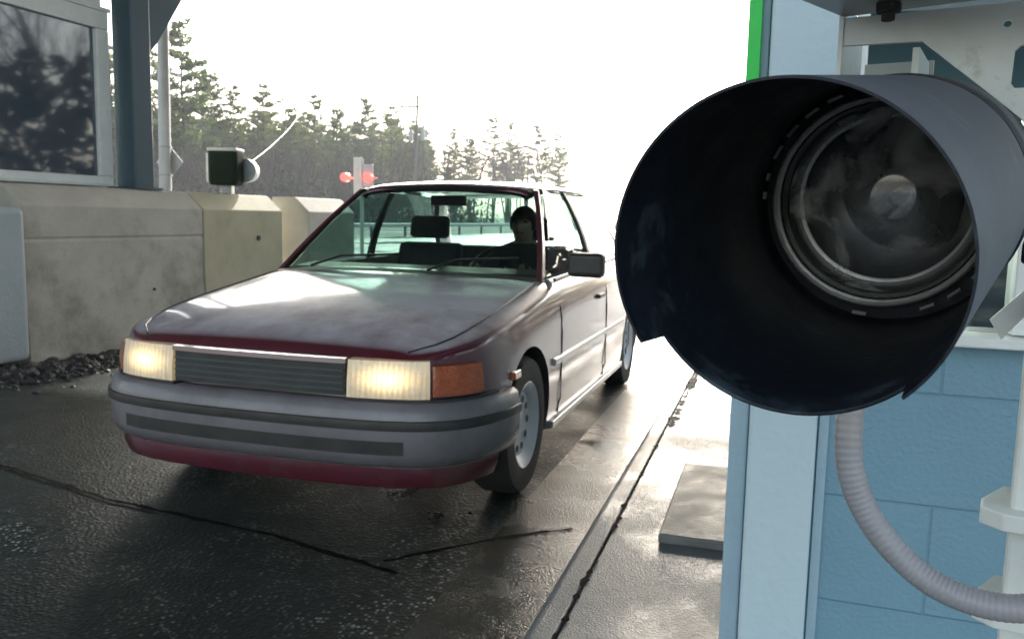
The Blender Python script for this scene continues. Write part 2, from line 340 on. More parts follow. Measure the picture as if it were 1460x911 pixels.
# ------------------------------------------------------------------ setting
MB().grid([[(x, y, -.03) for x in (-900, -300, -22.02, 14.02, 300, 900)] for y in (-300, 0, 100, 1200)]).build('ground', M['ground'])['kind'] = 'structure'
MB().grid([[(x, y, -.012) for x in (-22, -5, 14)] for y in (-20, 0, 40, 420)]).build('plaza_asphalt', M['plaza'])['kind'] = 'structure'
MB().grid([[(x, y, 0) for x in (-7.0, 0)] for y in (-8, 3, 26)]).build('lane_pavement', M['road'])['kind'] = 'structure'
gm = MB(); gm.grid([[(x, y, .004) for x in (-1.05, -.69)] for y in (-8, 3, 26)]); gm.build('gutter_pavement', M['gutter'])['kind'] = 'structure'
kb = MB(); kb.prism([(-.69, -.03), (-.69, .075), (-.665, .1), (-.60, .102), (-.60, -.03)], -8, 14); kb.build('kerb', M['walk'], bevel=.008)['kind'] = 'structure'
# raised island walk in slabs with open joints
wk = MB()
ys = [-8, -5, -2.2, .1, 2.02, 4.9, 7.8, 10.8, 14]
for a, b in zip(ys, ys[1:]):
    wk.box(-.592, 3.6, a + .004, b - .004, -.02, .1)
wk.build('island_pavement', M['walk'], bevel=.004)['kind'] = 'structure'
# ragged crack between the kerb and the walk (dirt filled)
random.seed(4)
ck = MB(); rows = []
for i in range(260):
    y = 1.2 + i * .03; c = -.594 + random.gauss(0, .003) + .018 * (4.4 < y < 6.8); wd = max(.0008, random.gauss(.0012, .002) + (.012 if random.random() < .07 else 0) + (.03 if 4.4 < y < 6.8 and random.random() < .35 else 0))
    rows.append([(c - wd, y, .106), (c + wd, y, .106)])
ck.grid(rows); ck.build('pavement_crack', M['tar'], flip=False)['kind'] = 'structure'
# tarred joints of the lane pavement
def joint(pts, wd, name='pavement_joint'):
    m = MB(); rows = []
    P = []
    for (a, b) in zip(pts, pts[1:]):
        n = max(2, int((Vector(b) - Vector(a)).length / .05))
        P += [Vector(a).lerp(Vector(b), i / n) for i in range(n)]
    P.append(Vector(pts[-1]))
    for i, p in enumerate(P):
        t = (P[min(i + 1, len(P) - 1)] - P[max(i - 1, 0)]).normalized(); nrm = Vector((-t.y, t.x))
        q = wd * random.uniform(.5, 1.4); c = p + nrm * random.uniform(-.006, .006)
        rows.append([(c.x - nrm.x * q, c.y - nrm.y * q, .008), (c.x + nrm.x * q, c.y + nrm.y * q, .008)])
    m.grid(rows).build(name, M['tar'], flip=False)['kind'] = 'structure'
joint([(-5.3, 3.25), (-3.49, 2.81), (-2.66, 2.63), (-1.82, 2.56), (-1.24, 2.43)], .012)
joint([(-1.33, 2.50), (-.99, 2.90), (-.80, 3.05)], .011)
joint([(-5.3, 7.0), (-1.1, 6.6)], .01)

def skew(o, a=R(2.3), p=Vector((-.63, 2.6, 0))):
    o.rotation_euler = (0, 0, a); o.location = p - Matrix.Rotation(a, 3, 'Z') @ p
for o in list(COL.objects):
    if o.name.split('.')[0] in ('kerb', 'island_pavement', 'pavement_crack', 'gutter_pavement'): skew(o)
# slab of concrete on the island
sb = thing('concrete_slab', (-.30, 3.26, .1), 'square grey concrete slab lying on the wet walk beside the kerb', 'slab', rz=R(2.3))
MB().box(-.15, .24, -.46, .45, .0, .035).build('slab', M['paver'], sb, bevel=.008)

# pile of dirty slush and grit against the barrier
random.seed(8); sm = MB()
def lump(mb, c, r, seed):
    rnd = random.Random(seed); bm = bmesh.new(); bmesh.ops.create_icosphere(bm, subdivisions=2, radius=1)
    k = [(rnd.uniform(-3, 3), rnd.uniform(-3, 3), rnd.uniform(-3, 3), rnd.random() * 6) for _ in range(4)]
    for v in bm.verts:
        d = sum(math.sin(v.co.x * a + v.co.y * b + v.co.z * g + p) for a, b, g, p in k) * .13 + rnd.uniform(-.08, .08)
        v.co *= 1 + d
    bm.verts.ensure_lookup_table()
    mb.add([(c[0] + v.co.x * r[0], c[1] + v.co.y * r[1], c[2] + v.co.z * r[2]) for v in bm.verts], [tuple(v.index for v in f.verts) for f in bm.faces]); bm.free()
for i in range(900):
    y = random.uniform(3.4, 6.3); x = -5.42 + abs(random.gauss(0, .28)); q = max(.006, .045 * math.exp(-(x + 5.4) * 2.2) * random.uniform(.2, 1.5))
    lump(sm, (x, y, q * .25), (q * random.uniform(.8, 1.7), q * random.uniform(.8, 1.7), q * .75), i)
sm.build('dirty_slush', M['slush'], flip=False, smooth=False)
tag(bpy.data.objects['dirty_slush'], 'dark dirty slush and grit heaped at the foot of the concrete barrier', 'slush', kind='stuff')

# ------------------------------------------------------------------ left island: concrete barriers
def barrier(y0, y1, mt, label, groove=True, ztop=1.38, point=False, xoff=0):
    t = thing('concrete_barrier', (-5.7 + xoff, (y0 + y1) / 2, 0), label, 'barrier')
    sec = [(-5.46, 0), (-5.49, .62), (-5.49, .945), (-5.502, .95), (-5.502, .97), (-5.49, .975), (-5.49, 1.215), (-5.66, ztop - .015), (-5.69, ztop), (-6.0, ztop), (-6.0, 0)] if groove else \
          [(-5.46, 0), (-5.49, .62), (-5.49, 1.215), (-5.66, ztop - .015), (-5.69, ztop), (-5.98, ztop), (-5.98, 0)]
    sec = [(x + .0 + 5.7, z) for x, z in sec]
    h = (y1 - y0) / 2
    m = MB(); m.prism(sec, -h, h)
    m.build('barrier_body', mt, t, bevel=.012)
    return t
b1 = barrier(4.69, 6.66, M['conc'], 'long grey concrete barrier with a groove, stained, under the booth window')
MB().tube([(.2, .32, .5), (.226, .32, .5)], .014, 8).build('bolt_hole', M['black'], b1)
b2 = barrier(6.68, 7.96, M['conc_y'], 'yellowish concrete barrier with sunlit sloping top beneath the lane signal', groove=False)
MB().tube([(.2, .2, .93), (.224, .2, .925)], .028, 7).build('lifting_hole', M['black'], b2)
b3 = barrier(8.28, 9.3, M['conc'], 'farthest short grey concrete barrier with a ridged top', groove=False, xoff=.13)
pe = thing('concrete_fender', (-5.5, 4.2, 0), 'smooth pale blue-grey concrete fender block with rounded corner at left edge', 'fender')
MB().box(-.4, .09, -.9, .46, .07, 1.2).build('fender_block', M['conc_p'], pe, bevel=.05, segs=4)
# island base below barriers
MB().box(-8.2, -5.50, 2.0, 9.3, -.02, .02).build('left_island_pavement', M['conc'])['kind'] = 'structure'

# ------------------------------------------------------------------ left booth
bt = thing('toll_booth', (-6.9, 4.5, 0), 'toll booth with large white framed dark window above the left barrier', 'booth')
m = MB(); m.box(-8.0, -5.98, 2.6, 6.0, .02, 1.41); m.box(-8.0, -5.98, 2.6, 6.0, 2.9, 3.15)
m.box(-8.0, -5.98, 2.6, 2.7, 1.41, 2.9); m.box(-8.0, -7.9, 2.6, 6.0, 1.41, 2.9); m.box(-7.9, -6.05, 5.9, 6.0, 1.41, 2.9)
m.build('wall', M['white'], bt, world=True)
m = MB(); m.box(-8.2, -5.8, 2.4, 6.03, 3.152, 3.3); m.build('roof', M['ceil'], bt, world=True)
fr = MB(); fr.box(-5.975, -5.90, 2.62, 6.0, 1.415, 1.485); fr.box(-5.975, -5.90, 2.62, 6.0, 2.745, 2.895)
fr.box(-5.975, -5.90, 5.86, 6.0, 1.487, 2.743); fr.box(-5.975, -5.90, 2.62, 2.76, 1.487, 2.743)
wf = fr.build('window', M['white'], bt, world=True, bevel=.008)
fr = MB(); fr.box(-5.92, -5.885, 2.60, 6.015, 2.897, 2.93); fr.box(-5.92, -5.87, 2.60, 6.015, 1.40, 1.413); fr.build('drip_edge', M['white'], wf, world=True)
pn = MB(); pn.box(-5.95, -5.94, 2.76, 5.86, 1.487, 2.743); pn.build('window_pane', M['boothglass'], wf, world=True)

# column and canopy
cl = thing('canopy_column', (-5.81, 6.16, 1.38), 'dark teal square steel column between booth window and grey pole', 'column')
m = MB(); m.box(-5.92, -5.7, 6.05, 6.28, 1.381, 5.995); m.build('shaft', M['column'], cl, world=True, bevel=.012)
m = MB(); pts = [(6.281, 5.99), (6.281, 2.60), (6.38, 2.70), (6.55, 2.93), (6.78, 3.25), (7.1, 3.75), (7.55, 4.4), (8.2, 5.1), (9.0, 5.65), (10.2, 5.99)]; m.prism(pts, -5.90, -5.72, 'x'); m.build('haunch', M['column'], cl, world=True)
m = MB(); m.box(-5.96, -5.66, 6.0, 6.34, 1.382, 1.40); m.build('base_plate', M['column'], cl, world=True)
cp = thing('canopy', (-3, 2, 4.2), 'flat grey toll plaza canopy roof above the lane, out of frame, sized to shade the barrier', 'canopy')
m = MB(); m.box(-11.0, 4.5, -4, 15.7, 6.28, 6.8); m.build('roof_deck', M['ceil'], cp, world=True)  # unseen roof, its reach shaped so the long barrier lies in shade
m = MB()
for y in (-3.8, 2, 6.16, 11, 15.5): m.box(-10.9, 4.4, y - .12, y + .12, 6.0, 6.278)
m.build('beam', M['ceil'], cp, world=True)

# grey light pole with diamond sign
gp = thing('light_pole', (-9.35, 10.5, 0), 'tall pale grey light pole with banded sign, standing behind the teal column', 'light pole')
MB().tube([(0, 0, 0), (.04, 0, 3), (.13, 0, 8.5)], [.098, .085, .055], 16).build('shaft', M['pole'], gp, smooth=True)
MB().tube([(.13, 0, 8.3), (.8, .0, 8.75), (2.0, 0, 8.9)], .03, 8).build('arm', M['pole'], gp, smooth=True)
MB().box(1.9, 2.6, -.12, .12, 8.82, 8.95).build('lamp_head', M['galv'], gp, bevel=.03)
sg = MB(); sg.prism([(.02, 1.68), (.27, 1.43 + .5 - .0), (.02, 2.18), (-.23, 1.93)], .105, .112); sg.build('diamond_sign', M['sign'], gp)
for z in (1.72, 2.14): MB().lathe([(z, .092), (z, .1), (z + .022, .1), (z + .022, .092)], 16, 'z', c=(.03, 0, 0)).build('sign_band', M['galv'], gp)

# left lane signal on the yellow barrier
ls = thing('lane_signal', (-5.82, 7.46, 1.38), 'dark green boxy lane signal with silver lamp back, on the yellowish barrier', 'signal', rz=R(16))
MB().box(-.06, .06, -.05, .05, 0, .1).build('foot', M['galv'], ls, bevel=.01)
MB().box(-.155, .155, -.14, .09, .09, .455).build('housing', M['housing_g'], ls, bevel=.04, segs=4)
MB().box(-.158, .158, -.15, .10, .44, .475).build('lid', M['silver'], ls, bevel=.015)
MB().box(-.185, -.158, -.1, .06, .12, .42).build('hinge_bar', M['silver'], ls, bevel=.006)
MB().lathe([(.09, 0), (.09, .125), (.18, .125), (.25, .11), (.28, .06), (.28, 0)], 28, 'y', c=(.15, 0, .255)).build('lamp_cylinder', M['galv'], ls, smooth=True)

# sign post with red lamps beyond the barriers
rs = thing('signal_post', (-7.35, 13.0, 0), 'white signal post with a pair of lit red lamps beyond the barriers', 'signal post')
MB().tube([(0, 0, -.01), (0, 0, 2.15)], .035, 10).build('post', M['white'], rs)
MB().box(-.13, .03, -.06, -.04, 1.45, 2.17).build('panel', M['white'], rs, bevel=.004)
MB().box(.04, .22, -.05, .02, 1.50, 2.05).build('backing_plate', M['sign'], rs, bevel=.004)
MB().box(-.26, .30, -.02, .02, 1.80, 1.84).build('crossbar', M['white'], rs)
for x in (-.28, .16):
    MB().lathe([(-.12, .0), (-.12, .075), (-.02, .08), (.03, .05), (.03, 0)], 18, 'y', c=(x, 0, 1.83)).build('red_lamp', M['redlamp'], rs, smooth=True)

# utility pole
up = thing('utility_pole', (-36.6, 75, 0), 'wooden utility pole with crossarm and transformers in front of the pines', 'utility pole')
MB().tube([(0, 0, 0), (.25, 0, 12.7)], [.2, .12], 10).build('shaft', M['wood'], up)
MB().box(-1.6, 2.0, -.07, .07, 11.5, 11.68).build('crossarm', M['wood'], up)
for x in (-.45, .85):
    MB().tube([(x, 0, 8.4), (x, 0, 9.4)], .22, 12).build('transformer', M['galv'], up, bevel=.03)
for x in (-1.45, -.6, .22, 1.0, 1.85):
    MB().tube([(x, 0, 11.68), (x, 0, 11.95)], .05, 8).build('insulator', M['silver'], up)
def sag(a, b, s, n=14):
    a, b = Vector(a), Vector(b); return [a.lerp(b, i / n) - Vector((0, 0, s * 4 * (i / n) * (1 - i / n))) for i in range(n + 1)]
up2 = thing('utility_pole', (-50, 45, 0), 'plain utility pole behind the booth, mostly hidden by the teal column', 'utility pole')
MB().tube([(0, 0, 0), (0, 0, 12.5)], [.2, .12], 10).build('shaft', M['wood'], up2)
MB().box(-1.6, 2.0, -.07, .07, 11.5, 11.68).build('crossarm', M['wood'], up2)
for i, (za, zb, xo) in enumerate([(11.8, 11.8, -1.4), (11.8, 11.8, 1.7), (8.2, 8.0, 0), (7.4, 7.2, 0)]):
    c = MB().tube(sag((-36.5 + xo, 75, za), (-50 + xo, 45, zb), .7), .022, 4).build('power_line', M['black'])
    tag(c, 'thin dark power line strung between the utility poles before the trees', 'power line', 'power lines between the poles')
c = MB().tube(sag((-13.6, 17.2, 1.9), (-44, 68, 11.5), .6), .010, 4).build('guy_wire', M['pole'])
tag(c, 'pale diagonal wire slanting down from the utility pole above the lane signal', 'wire')
up3 = thing('utility_pole', (-44, 132, 0), 'slim far pole rising above the car roof left of the sparse pines', 'utility pole')
MB().tube([(0, 0, 0), (0, 0, 10.5)], [.2, .13], 8).build('shaft', M['wood'], up3)

lm = thing('street_lamp', (-15.8, 62, 0), 'tall thin street lamp with two small lamp heads against the white sky', 'street lamp')
MB().tube([(0, 0, 0), (0, 0, 9.6)], [.06, .03], 8).build('shaft', M['white'], lm)
for s, zz in ((-1, 10.1), (1, 10.15)):
    MB().tube([(0, 0, 9.6), (s * .8, 0, 9.95), (s * 1.6, 0, zz)], .018, 6).build('arm', M['white'], lm)
    MB().box(s * 1.5 - .25, s * 1.5 + .3, -.12, .12, zz - .02, zz + .08).build('lamp_head', M['galv'], lm, bevel=.02)

# guard rail across beyond
gr = thing('guard_rail', (-22, 34, 0), 'pale steel guard rail running along the far edge of the plaza', 'guard rail')
m = MB(); m.prism([(0, .55), (.04, .6), (0, .65), (.04, .7), (0, .75), (-.02, .75), (-.02, .55)], -22, 90); m.build('rail', M['galv'], gr)
for i in range(28):
    MB().box(-.14, -.025, -22 + i * 4, -21.88 + i * 4, 0, .74).build('rail_post', M['wood'], gr)

# ------------------------------------------------------------------ right booth (camera side)
rb = thing('block_booth', (1.3, 3.2, .1), 'blue painted concrete block toll building with pale corner pilaster', 'building')
m = MB(); m.box(.03, 2.7, 1.6, 1.8, .1, 1.0); m.box(-.10, .02, 1.66, 1.8, .1, 3.2); m.box(.03, 2.7, 1.6, 1.8, 2.2, 3.2)
m.build('wall', M['block'], rb, world=True)
m = MB(); m.box(-.085, .032, 1.565, 1.64, .1, 3.2); m.build('corner_pilaster', M['pil'], rb, world=True, bevel=.006)
m = MB(); m.box(.036, .052, 1.592, 1.62, .1, 3.2); m.build('pilaster_seam', M['trimblue'], rb, world=True)
m = MB(); m.box(-.122, -.088, 1.60, 1.68, .1, 3.2); m.build('corner_trim', M['trimblue'], rb, world=True, bevel=.004)
m = MB(); m.box(-.125, -.1015, 1.583, 1.5975, 1.35, 3.2); m.build('green_strip', M['green'], rb, world=True, bevel=.002)
m = MB(); m.box(-.12, -.05, 1.8, 5.2, .1, 1.0); m.box(-.12, -.05, 1.8, 5.2, 2.2, 3.2); m.box(-.12, -.05, 4.9, 5.2, 1.0, 2.2); m.box(2.6, 2.7, 1.8, 5.2, .1, 1.0)
m.box(2.6, 2.7, 1.8, 5.2, 2.2, 3.2); m.box(-.05, 2.7, 5.1, 5.2, .1, 1.0); m.box(-.05, 2.7, 5.1, 5.2, 1.92, 3.2); m.build('side_wall', M['trimblue'], rb, world=True)
m = MB(); m.box(-.14, 2.9, 1.5, 5.4, 3.202, 3.35); m.build('roof', M['ceil'], rb, world=True)
m = MB(); m.box(.0, 2.6, 1.55, 1.72, 1.002, 1.02); m.box(.325, .36, 1.59, 1.66, 1.022, 2.2); m.box(.055, .075, 1.60, 1.66, 1.022, 2.2); m.box(1.2, 1.26, 1.6, 1.66, 1.022, 2.2)
wf = m.build('window', M['white'], rb, world=True, bevel=.003)
m = MB(); m.box(.076, 2.6, 1.62, 1.626, 1.022, 2.2); m.build('window_pane', M['pane'], wf, world=True)
m = MB(); m.box(.4, 1.3, 2.4, 2.9, .1, 1.12); m.box(.5, .9, 2.5, 2.8, 1.12, 1.45); m.build('counter', M['roomdark'], rb, world=True, bevel=.01)

# ------------------------------------------------------------------ near signal with visor
th = R(11.67)
av = Vector((math.sin(th), math.cos(th), 0)); uv = Vector((math.cos(th), -math.sin(th), 0))
def campt(px, py, d): return Vector((0, 0, H)) + cam.matrix_world.to_3x3() @ Vector(((px - 730) / 1200 * d, (455.5 - py) / 1200 * d, -d))
SIG_A = campt(1106, 372, .45); SIG_AX = campt(1266, 287, .72) - SIG_A
def Wp(u, a, z): p = uv * u + av * a; return (p.x, p.y, z)
sg = thing('traffic_signal', SIG_A, 'large black visored round traffic signal with unlit clear lens, close up at right', 'traffic signal')
axv = SIG_AX.normalized()
xv = axv.cross(Vector((0, 0, 1))).normalized(); zv = xv.cross(axv)
sg.rotation_euler = Matrix((xv, axv, zv)).transposed().to_euler()
LV = SIG_AX.length
LK = .92
# visor: front lip steps back over the bottom
def lip(phi):   # phi from top, clockwise seen from camera (to the right positive)
    d = math.degrees(phi)
    return .0315 if (d > 138 or d < -124) else 0.0
def visor(rf, rbk, th_):
    m = MB(); n = 180; k = 8
    for (dr, mi, fl) in ((0, 0, 0), (-th_, 1, 1)):
        rows = []
        for i in range(n + 1):
            ph = -PI + 2 * PI * i / n
            row = []
            for j in range(k + 1):
                y0 = lip(ph); y = y0 + (LV - y0) * j / k; r = rf + (rbk - rf) * y / LV + dr
                row.append((math.sin(ph) * r, y, math.cos(ph) * r))
            rows.append(row)
        m.cur = mi; m.grid(rows if not fl else rows[::-1])
    m.cur = 1
    for i in range(n):
        a, b = [-PI + 2 * PI * q / n for q in (i, i + 1)]
        ra, rb_ = rf, rf - th_
        m.add([(math.sin(p) * r, lip(p), math.cos(p) * r) for p, r in ((a, ra), (b, ra), (b, rb_), (a, rb_))], [(0, 1, 2, 3)])
    return m
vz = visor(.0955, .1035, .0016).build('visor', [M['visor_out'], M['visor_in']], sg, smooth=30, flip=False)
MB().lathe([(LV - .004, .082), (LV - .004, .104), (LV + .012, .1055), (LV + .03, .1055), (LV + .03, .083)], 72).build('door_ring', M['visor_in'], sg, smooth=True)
MB().lathe([(LV + .03, .102), (LV + .05, .106), (LV + .13, .106), (LV + .17, .10), (LV + .18, .05), (LV + .18, 0)], 56).build('housing', M['visor_out'], sg, smooth=True)
dr = bpy.data.objects['door_ring']
class LB(MB):
    def lathe(self, prof, *a, **k): return super().lathe([(t, r * LK) for t, r in prof], *a, **k)
LC = (-.004, 0, 0)
LB().lathe([(LV - .012, .0905), (LV - .019, .0925), (LV - .021, .0945), (LV - .019, .0965), (LV - .010, .0975), (LV - .004, .097)], 96, c=LC).build('lens_ring', M['ring'], sg, smooth=True)
cm = []
for a0 in (-88, -78, -66, -53, -40, -27):
    q = LB(); q.lathe([(LV - .022, .1015), (LV - .026, .1035), (LV - .022, .1055)], 8, a0=R(a0), a1=R(a0 + (4 if a0 < -70 else 8)), c=LC); q.build('slot_glint', M['ring'], sg)  # pale arcs standing in for light through the visor slots
for a0 in (122, 136, 150, 183):
    q = LB(); q.lathe([(LV - .022, .1015), (LV - .026, .1035), (LV - .022, .1055)], 8, a0=R(a0), a1=R(a0 + 7), c=LC); q.build('slot_glint', M['ring'], sg)  # more pale arcs in place of slot light
LB().lathe([(LV - .008, .0915), (LV - .013, .0895), (LV - .010, .0875), (LV - .004, .0855), (LV + .004, .0855)], 72, c=LC).build('gasket', M['gasket'], sg, smooth=True)
# reflector bowl behind the lens, dark inner bowl, bulb
LK = .972
prof = [(LV + .004, .0815)] + [(LV + .006 + .030 * (1 - (r / .0815) ** 2), r) for r in (.079, .076, .073, .070, .066, .062)]
LB().lathe(prof, 72, c=LC).build('reflector', M['reflector'], sg, smooth=True)
rf = bpy.data.objects['reflector']
prof = [(LV + .012, .0700), (LV + .0135, .0695)] + [(LV + .014 + .045 * (1 - (r / .069) ** 2) + (.0012 if k_ % 2 else 0), r) for k_, r in enumerate((.067, .060, .0595, .051, .0505, .042, .0415, .033, .0325, .024, .016, .008, .003, 0))]
LB().lathe(prof, 72, c=(-.0125, 0, -.0045)).build('inner_bowl', M['darkbowl'], rf, smooth=True)
LB().lathe([(LV + .06, .009), (LV + .052, .007), (LV + .045, .0055), (LV + .03, .006), (LV + .022, .0045), (LV + .0195, .002), (LV + .019, 0)], 28, c=(.003, 0, 0)).build('bulb', M['bulb'], rf, smooth=True)
prof = [(LV + .0 - .020 * (1 - (r / .082) ** 2), r) for r in (.082, .078, .07, .06, .048, .036, .024, .012, 0)]
LB().lathe(prof, 72, c=LC).build('lens', M['lensglass'], sg, smooth=True)
LK = .92
for z0 in (-.05, -.005): MB().box(.101, .115, LV + .0, LV + .03, z0, z0 + .018).build('hinge', M['black'], sg, bevel=.003)

# bracket, plate and post (frame of the signal)
class FB(MB):
    """geometry given as u (across), a (along the signal axis), z"""
    def done(self): self.v = [Wp(*p) for p in self.v]; return self
br = thing('signal_bracket', Wp(.05, .95, .1), 'worn white steel bracket and post with bolted flanges holding the signal', 'bracket')
def plate_with_holes(name, outer, holes, a0, a1, mt, parent, bevel=.0015):
    bm = bmesh.new()
    from mathutils.geometry import tessellate_polygon
    loops = [outer] + holes
    flat = [p for l in loops for p in l]
    tri = tessellate_polygon([[Vector((p[0], p[1], 0)) for p in l] for l in loops])
    n = len(flat); m = FB()
    vs = [(p[0], a0, p[1]) for p in flat] + [(p[0], a1, p[1]) for p in flat]
    fs = [tuple(t) for t in tri] + [tuple(i + n for i in reversed(t)) for t in tri]
    o = 0
    for l in loops:
        k = len(l); fs += [(o + i, o + (i + 1) % k, o + (i + 1) % k + n, o + i + n) for i in range(k)]; o += k
    m.add(vs, fs); bm.free()
    return m.done().build(name, mt, parent, world=True, bevel=0)
circ = lambda cx, cz, r, n=18: [(cx + r * math.cos(2 * PI * i / n), cz + r * math.sin(2 * PI * i / n)) for i in range(n)]
slot = [(-.0165 + .0035 * math.cos(t) + (0), (1.352 if s > 0 else 1.322) + .0035 * math.sin(t) * 1) for s, t0 in ((1, 0), (-1, PI)) for t in [t0 + PI * i / 6 for i in range(7)]]
slot = [(x + (.004), z) for x, z in slot]
slot = [(-.019, 1.325), (-.016, 1.321), (.004, 1.321), (.007, 1.325), (.007, 1.352), (.004, 1.357), (-.014, 1.357), (-.018, 1.353)]
plate_with_holes('bracket_plate', [(-.161, 1.394), (.16, 1.394), (.16, 1.17), (.075, 1.17), (.002, 1.285), (-.0915, 1.367), (-.161, 1.369)],
                 [circ(-.0255, 1.3765, .0032), slot], .87, .876, M['cream'], br)
FB().box(-.165, -.161, .868, .98, 1.335, 1.396).done().build('side_flange', M['cream'], br, world=True)
FB().box(-.155, -.09, .965, .972, 1.335, 1.366).done().build('rear_flange', M['cream'], br, world=True)
FB().box(-.150, -.125, .90, .955, 1.325, 1.345).done().build('spacer', M['cream'], br, world=True, bevel=.003)
FB().box(-.100, -.094, .875, .965, 1.335, 1.363).done().build('rib', M['cream'], br, world=True)
FB().box(-.11, -.075, 1.02, 1.05, 1.30, 1.348).done().build('lug', M['white'], br, world=True, bevel=.004)
# horizontal mounting plate above
mp = thing('mounting_plate', Wp(0, .8, 1.396), 'grey horizontal mounting plate with a dark bolt on top of the bracket', 'plate')
f = FB(); f.prism([(-.164, .878), (-.189, .783), (-.215, .69), (.35, .62), (.35, .81), (-.04, .862)], 1.3965, 1.404, 'z'); f.done().build('plate', M['galv'], mp, world=True, bevel=.002)
f = FB(); f.tube([(-.118, .838, 1.3965), (-.118, .838, 1.388)], .0115, 6); f.tube([(-.118, .838, 1.388), (-.118, .838, 1.381)], .006, 10); f.done().build('bolt', M['rubber'], mp, world=True, bevel=.001)
f = FB(); f.box(-.15, .35, .66, .82, 1.4045, 1.75); f.done().build('cabinet', M['galv'], mp, world=True, bevel=.01)
# post
f = FB(); f.box(.0115, .095, .952, 1.03, .13, 1.135); f.done().build('post', M['cream'], br, world=True, bevel=.004)
f = FB(); f.box(.05, .095, .876, .952, 1.10, 1.392); f.done().build('riser', M['cream'], br, world=True, bevel=.004)
for z in (.905, .805):
    f = FB(); f.prism([(-.0145, .945), (-.0145, .975), (.004, 1.035), (.12, 1.035), (.12, .93), (.006, .93)], z, z + .018, 'z'); f.done().build('collar_plate', M['cream'], br, world=True, bevel=.002)
f = FB(); f.box(-.03, .13, .93, 1.06, .1, .13); f.done().build('base_plate', M['cream'], br, world=True, bevel=.004)
f = FB(); f.add([(-.022, 1.0, 1.105), (-.022, 1.006, 1.105), (.03, 1.0, 1.165), (.03, 1.006, 1.165), (.03, 1.0, 1.14), (.03, 1.006, 1.14), (-.010, 1.0, 1.085), (-.010, 1.006, 1.085)],
    [(0, 2, 4, 6), (1, 7, 5, 3), (0, 1, 3, 2), (2, 3, 5, 4), (4, 5, 7, 6), (6, 7, 1, 0)]); f.done().build('gusset', M['white'], br, world=True)

# flexible conduit
ctrl = [(-.105, .845, 1.125), (-.120, .815, 1.06), (-.119, .80, .99), (-.100, .80, .94), (-.062, .80, .90), (-.021, .80, .882), (.026, .80, .884), (.075, .82, .905), (.10, .86, .955)]
def catmull(P, n=10):
    P = [Vector(p) for p in P]; out = []
    Q = [P[0] * 2 - P[1]] + P + [P[-1] * 2 - P[-2]]
    for i in range(1, len(Q) - 2):
        for k in range(n):
            t = k / n; a, b, c, d = Q[i - 1:i + 3]
            out.append(.5 * ((2 * b) + (c - a) * t + (2 * a - 5 * b + 4 * c - d) * t * t + (3 * b - a - 3 * c + d) * t ** 3))
    out.append(P[-1]); return out
path = catmull([Wp(*p) for p in ctrl], 40)
cd = MB(); rr = [.0119 + .00032 * math.sin(i * PI / 2.0) for i in range(len(path))]
cd.tube(path, rr, 20)
o = cd.build('flexible_conduit', M['conduit'], smooth=60)
tag(o, 'grey ribbed flexible conduit curving from the signal to the white post', 'conduit')

# ------------------------------------------------------------------ car
CX, CY = -1.93, 2.60
car = thing('car', (CX, CY, 0), 'maroon sedan with lit headlights driving through the wet toll lane', 'car', rz=R(2.0))
def cr1(xs, ys_, x):
    for i in range(len(xs) - 1):
        if x <= xs[i + 1] or i == len(xs) - 2:
            a = ys_[max(i - 1, 0)]; b = ys_[i]; c = ys_[i + 1]; d = ys_[min(i + 2, len(xs) - 1)]
            h = xs[i + 1] - xs[i]; t = min(max((x - xs[i]) / h, 0), 1)
            x0 = xs[max(i - 1, 0)]; x3 = xs[min(i + 2, len(xs) - 1)]
            m1 = (c - a) / (xs[i + 1] - x0) * h if x0 != xs[i + 1] else 0
            m2 = (d - b) / (x3 - xs[i]) * h if x3 != xs[i] else 0
            if i == 0: m1 = c - b
            if i == len(xs) - 2: m2 = c - b
            return (2 * t ** 3 - 3 * t * t + 1) * b + (t ** 3 - 2 * t * t + t) * m1 + (-2 * t ** 3 + 3 * t * t) * c + (t ** 3 - t * t) * m2
K = [  # y, zb, w, zsh, wsh, zt
    (.07, .27, .60, .655, .55, .672), (.10, .25, .66, .685, .60, .705), (.16, .23, .725, .705, .68, .735), (.28, .21, .80, .73, .745, .772), (.45, .20, .835, .76, .775, .812),
    (.7, .19, .85, .795, .785, .852), (1.0, .18, .852, .835, .785, .893), (1.25, .18, .853, .868, .78, .925), (1.45, .18, .855, .885, .775, .935),
    (2.5, .18, .86, .915, .77, .93), (3.5, .18, .855, .935, .765, .95), (3.75, .18, .85, .94, .755, .965), (4.15, .21, .83, .93, .735, .955), (4.36, .25, .79, .905, .70, .925), (4.44, .28, .74, .87, .66, .885)]
kx = [k[0] for k in K]
